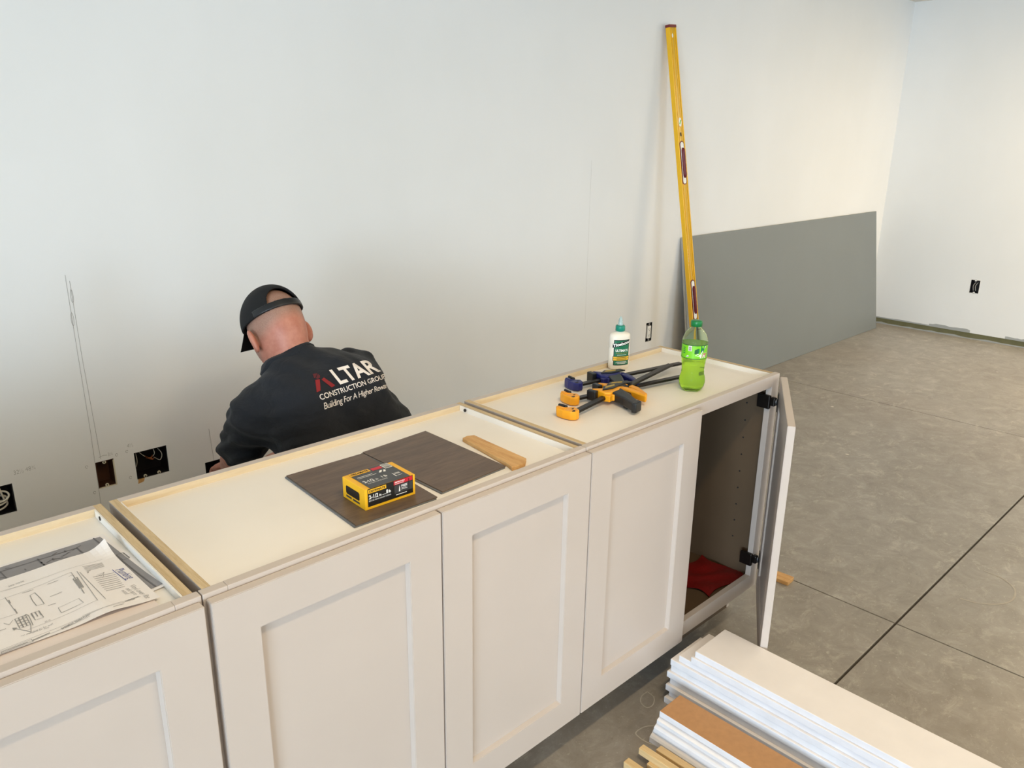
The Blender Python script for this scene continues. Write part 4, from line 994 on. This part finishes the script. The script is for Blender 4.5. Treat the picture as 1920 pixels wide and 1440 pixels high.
    me, vt = sdf_mesh('body', body, (0.86, 1.80, 0.26), (1.56, 2.81, 1.22), 0.0038)
    q = (vt-H)@AX.T
    hl = q[:, 2]+0.35*q[:, 1]                       # hairline rises towards the face
    st = np.clip((hl+0.058)/0.03, 0, 1)*np.clip((0.075-q[:, 1])/0.02, 0, 1)*(np.linalg.norm(vt-H, axis=1) < 0.16)*(np.abs(q[:, 0]) < 0.081)
    at = me.attributes.new('stubble', 'FLOAT', 'POINT'); at.data.foreach_set('value', (st*0.75).astype(np.float32))
    bo = link('body', me, 'skin', root)
    for s in (-1, 1):
        bm = bmn(); bmesh.ops.create_uvsphere(bm, u_segments=12, v_segments=8, radius=0.012, matrix=Matrix.Translation(Vector(L(s*0.031, 0.082, -0.008))))
        obj('eye', bm, 'eye', bo, smooth=True)
    # ---- t-shirt
    def torso(P):
        d = rcone(P, C7+V3(0, 0.02, -0.058), T4+V3(0, 0.055, -0.01), 0.075, 0.115)
        d = smin(d, rcone(P, SL+V3(0.035, -0.01, 0.005), SR-V3(0.035, 0.01, -0.005), 0.072, 0.072), 0.07)
        d = smin(d, rcone(P, C7+V3(0.01, 0.012, -0.045), SR+V3(-0.05, -0.01, 0.015), 0.078, 0.070), 0.03)
        d = smin(d, rcone(P, C7+V3(-0.01, 0.012, -0.050), SL+V3(0.05, -0.01, 0.010), 0.068, 0.066), 0.03)
        for s in (-1, 1):
            d = smin(d, rcone(P, T4+V3(s*0.085, 0.035, -0.03), T9+V3(s*0.100, 0.08, 0), 0.105, 0.108), 0.06)
            d = smin(d, rcone(P, T9+V3(s*0.100, 0.08, 0), PEL+V3(s*0.08, 0.03, -0.02), 0.108, 0.122), 0.08)
            d = smin(d, ellip(P, T4+V3(s*0.10, -0.028, -0.055), (0.065, 0.04, 0.085)), 0.05)     # shoulder blades
        return d
    def folds(P):
        x, y, z_ = P[:, 0], P[:, 1], P[:, 2]
        e = 0.0042*np.sin(120*(0.55*x+0.25*y+0.8*z_)+3.5*np.sin(14*x-6*z_)+2.0*np.sin(23*y))*(0.45+0.55*np.sin(9*x+7*z_+1.0))
        a = 0.0050*np.sin(46*(z_*0.9+x*0.55)+3.0*np.sin(7*x+5*y)+2*np.sin(11*z_))*np.clip(1.0-np.abs(z_-0.62)/0.30, 0, 1)
        b = 0.0030*np.sin(70*(x*0.6-z_*0.5+y*0.5)+2.5*np.sin(9*z_+4*x))
        c = 0.003*np.sin(90*(z_+0.5*x)+3*np.sin(12*y))*np.clip((z_-0.86)/0.06, 0, 1)
        return a+b*0.7+c+e*1.1
    def shirt(P):
        d = torso(P)
        el = SL+(EL-SL)*0.80; er = SR+(ER-SR)*0.80
        for a, b in ((SL, el), (SR, er)):
            d = smin(d, rcone(P, a+V3(0, 0, 0.0), b, 0.076, 0.074), 0.045)
        d = d+folds(P)
        for a, b in ((SL, EL), (SR, ER)):                       # sleeve hem: flat cut and hollow end
            ax = (b-a)/np.linalg.norm(b-a); t = (P-a)@ax; Ls = np.linalg.norm(b-a)*0.80
            near = np.linalg.norm(P-(a+ax*np.float32(Ls+0.05)), axis=1)-0.115
            d = np.where(near < 0, smax(d, (t-Ls).astype(np.float32), 0.004), d)
            hol = np.maximum(rcone(P, a+ax*(Ls-0.03), a+ax*(Ls+0.1), 0.060, 0.063), -(t-(Ls-0.03)))
            d = smax(d, -hol, 0.003)
        nk = rcone(P, C7+V3(-0.012, 0.046, -0.018), C7+V3(-0.012, 0.111, 0.108), 0.074, 0.118)       # neck opening
        d = smax(d, -nk, 0.006)
        d = smax(d, (0.24-P[:, 2]).astype(np.float32), 0.006)
        return d
    me, _ = sdf_mesh('t_shirt', shirt, (0.80, 1.68, 0.22), (1.62, 2.42, 1.06), 0.0055, 1.25)
    bvs = [v.co.copy() for v in me.vertices]; bps = [tuple(p.vertices) for p in me.polygons]; BV = BVHTree.FromPolygons(bvs, bps)
    ts = link('t_shirt', me, 'shirt', root)
    # collar band
    def collar(P):
        nk = rcone(P, C7+V3(-0.012, 0.046, -0.018), C7+V3(-0.012, 0.111, 0.108), 0.074, 0.118)
        d = torso(P)
        for a, b in ((SL, SL+(EL-SL)*0.8), (SR, SR+(ER-SR)*0.8)): d = smin(d, rcone(P, a, b, 0.076, 0.074), 0.045)
        return np.maximum(np.abs(nk-0.004)-0.0085, np.abs(d+folds(P)-0.001)-0.0045)
    me, _ = sdf_mesh('collar', collar, C7-V3(0.15, 0.10, 0.14), C7+V3(0.15, 0.22, 0.10), 0.003, 1.4); link('collar', me, 'shirt', ts)
    # ---- lettering laid onto the cloth of the back
    def cast(px, py, lift=0.0014):
        d = ray(px, py); hit = BV.ray_cast(CPOS, d)
        if hit[0] is None: return None
        n_ = hit[1] if hit[1].dot(d) < 0 else -hit[1]
        return hit[0]+n_*lift
    def cr(x, y): return 580+x/9.6, 640+y/9.6
    def bil(Q, u, v, k=0.10):
        u2 = u+k*u*(1-u); (ax_, ay), (bx_, by), (cx, cy), (dx, dy) = Q      # BL, BR, TR, TL
        x = (1-v)*((1-u2)*ax_+u2*bx_)+v*((1-u2)*dx+u2*cx); y = (1-v)*((1-u2)*ay+u2*by)+v*((1-u2)*dy+u2*cy)
        return cast(*cr(x, y))
    def poly(bm, pts, mi):
        t = bmesh.new(); f = t.faces.new([t.verts.new((x, y, 0)) for x, y in pts]); bmesh.ops.triangulate(t, faces=[f])
        for _ in range(3): bmesh.ops.subdivide_edges(t, edges=[e for e in t.edges if e.calc_length() > 40], cuts=1)
        bmesh.ops.triangulate(t, faces=t.faces[:]); mp = {v: cast(*cr(v.co.x, v.co.y)) for v in t.verts}
        if all(p is not None for p in mp.values()):
            nv = {v: bm.verts.new(p) for v, p in mp.items()}
            for f in t.faces: bm.faces.new([nv[v] for v in f.verts]).material_index = mi
        t.free()
    bm = bmn()
    poly(bm, [(105, 700), (185, 685), (200, 890), (130, 920)], 0); poly(bm, [(215, 690), (258, 655), (462, 790), (400, 832)], 0)
    poly(bm, [(60, 592), (140, 580), (112, 660), (85, 670)], 1); poly(bm, [(152, 588), (190, 622), (196, 655), (150, 682), (120, 668)], 1)
    obj('red_letter_print', bm, ['shirtred', 'shirtreddark'], ts)
    bm = bmn(); add_text(bm, 'LTAR', lambda u, v: bil([(555, 778), (1290, 540), (1085, 318), (350, 525)], u, v, 0.06), bold=0.028, space=1.0, maxlen=0.05); obj('name_print', bm, 'shirtwhite', ts)
    bm = bmn(); add_text(bm, 'CONSTRUCTION GROUP', lambda u, v: bil([(205, 1060), (1375, 665), (1340, 588), (165, 965)], u, v, 0.12), bold=0.012, maxlen=0.02); obj('name_print', bm, 'shirtwhite', ts)
    bm = bmn(); add_text(bm, 'Building For A Higher Reward', lambda u, v: bil([(270, 1225), (1455, 815), (1430, 730), (235, 1115)], u, v, 0.14), bold=0.004, shear=0.25, space=0.92, maxlen=0.015); obj('slogan_print', bm, 'shirtwhite', ts)
    # ---- cap
    CC = L(0, -0.006, 0.030); CRd = (0.0885, 0.112, 0.104)
    def local(P): return (P-H)@AX.T
    def band(q): return q[:, 2]-(0.030+0.10*q[:, 1])                     # lower edge of the cap, a little lower at the back
    def shell(P, r0, r1): return np.maximum(ellip(P, CC, tuple(r+r1 for r in CRd), AX), -ellip(P, CC, tuple(r+r0 for r in CRd), AX))
    def arch(q): return np.maximum(np.sqrt(q[:, 0]**2+(q[:, 2]-0.038)**2)-0.049, q[:, 1]+0.03)
    def crown(P):
        q = local(P); d = np.maximum(shell(P, -0.007, 0.0), -band(q)); d = smax(d, -np.maximum(arch(q), -(q[:, 2]-0.012)), 0.002)
        return d
    lo, hi = H-0.17, H+0.17
    me, _ = sdf_mesh('cap', crown, lo, hi, 0.0026, 1.3); cp = link('cap', me, 'capmesh', root)
    def strap(P):
        q = local(P); return np.maximum.reduce([shell(P, -0.006, 0.001), -band(q), band(q)-0.021, q[:, 1]+0.05])
    me, _ = sdf_mesh('cap_strap', strap, lo, hi, 0.0026, 1.3); link('cap_strap', me, 'black', cp)
    bm = bmn(); bmesh.ops.create_uvsphere(bm, u_segments=12, v_segments=8, radius=0.008, matrix=Matrix.Translation(Vector(L(0, -0.006, 0.135)))); obj('cap_button', bm, 'capmesh', cp, smooth=True)
    bm = bmn(); G = []
    for i in range(21):
        a = R(-62+124*i/20); row = []
        for j in range(9):
            t = j/8; r_, f_ = 0.086*math.sin(a)*(1+0.02*t), -0.006+0.104*math.cos(a)+0.078*t*(0.35+0.65*math.cos(a*0.9))
            u_ = 0.044-0.016*t-0.038*(math.sin(a)**2)*(0.5+0.5*t)
            row.append(bm.verts.new(Vector(L(r_, f_, u_))))
        G.append(row)
    for i in range(20):
        for j in range(8): bm.faces.new((G[i][j], G[i+1][j], G[i+1][j+1], G[i][j+1])).smooth = True
    bmesh.ops.solidify(bm, geom=bm.faces[:], thickness=0.004); obj('cap_visor', bm, 'capmesh', cp)
    # ---- trousers and boots (crouching)
    KL, KR = V3(1.13, 2.30, 0.46), V3(1.50, 2.28, 0.46); AL, AR = V3(1.17, 2.02, 0.13), V3(1.47, 2.02, 0.13)
    def pants(P):
        d = rcone(P, PEL+V3(-0.07, 0.01, 0), PEL+V3(0.07, 0.01, 0), 0.130, 0.130)
        for s, k, a in ((-1, KL, AL), (1, KR, AR)):
            d = smin(d, rcone(P, PEL+V3(s*0.085, 0.03, -0.02), k, 0.105, 0.072), 0.05); d = smin(d, rcone(P, k, a, 0.074, 0.058), 0.02)
        d = d+0.004*np.sin(60*(P[:, 2]+0.4*P[:, 1])+3*np.sin(9*P[:, 0]))
        return smax(d, (0.07-P[:, 2]).astype(np.float32), 0.004)
    me, _ = sdf_mesh('trousers', pants, (0.98, 1.72, 0.05), (1.66, 2.42, 0.62), 0.008, 1.25); link('trousers', me, 'jeans', root)
    for a in (AL, AR):
        def boot(P, a=a):
            d = rcone(P, a+V3(0, 0.0, -0.03), a+V3(0, 0.0, 0.02), 0.052, 0.050)
            d = smin(d, ellip(P, a+V3(0, 0.09, -0.085), (0.048, 0.155, 0.052)), 0.04)
            return smax(d, (0.002-P[:, 2]).astype(np.float32), 0.003)
        me, _ = sdf_mesh('boot', boot, a-V3(0.1, 0.12, 0.14), a+V3(0.1, 0.3, 0.1), 0.006, 1.3); link('boot', me, 'boot', root)
person()
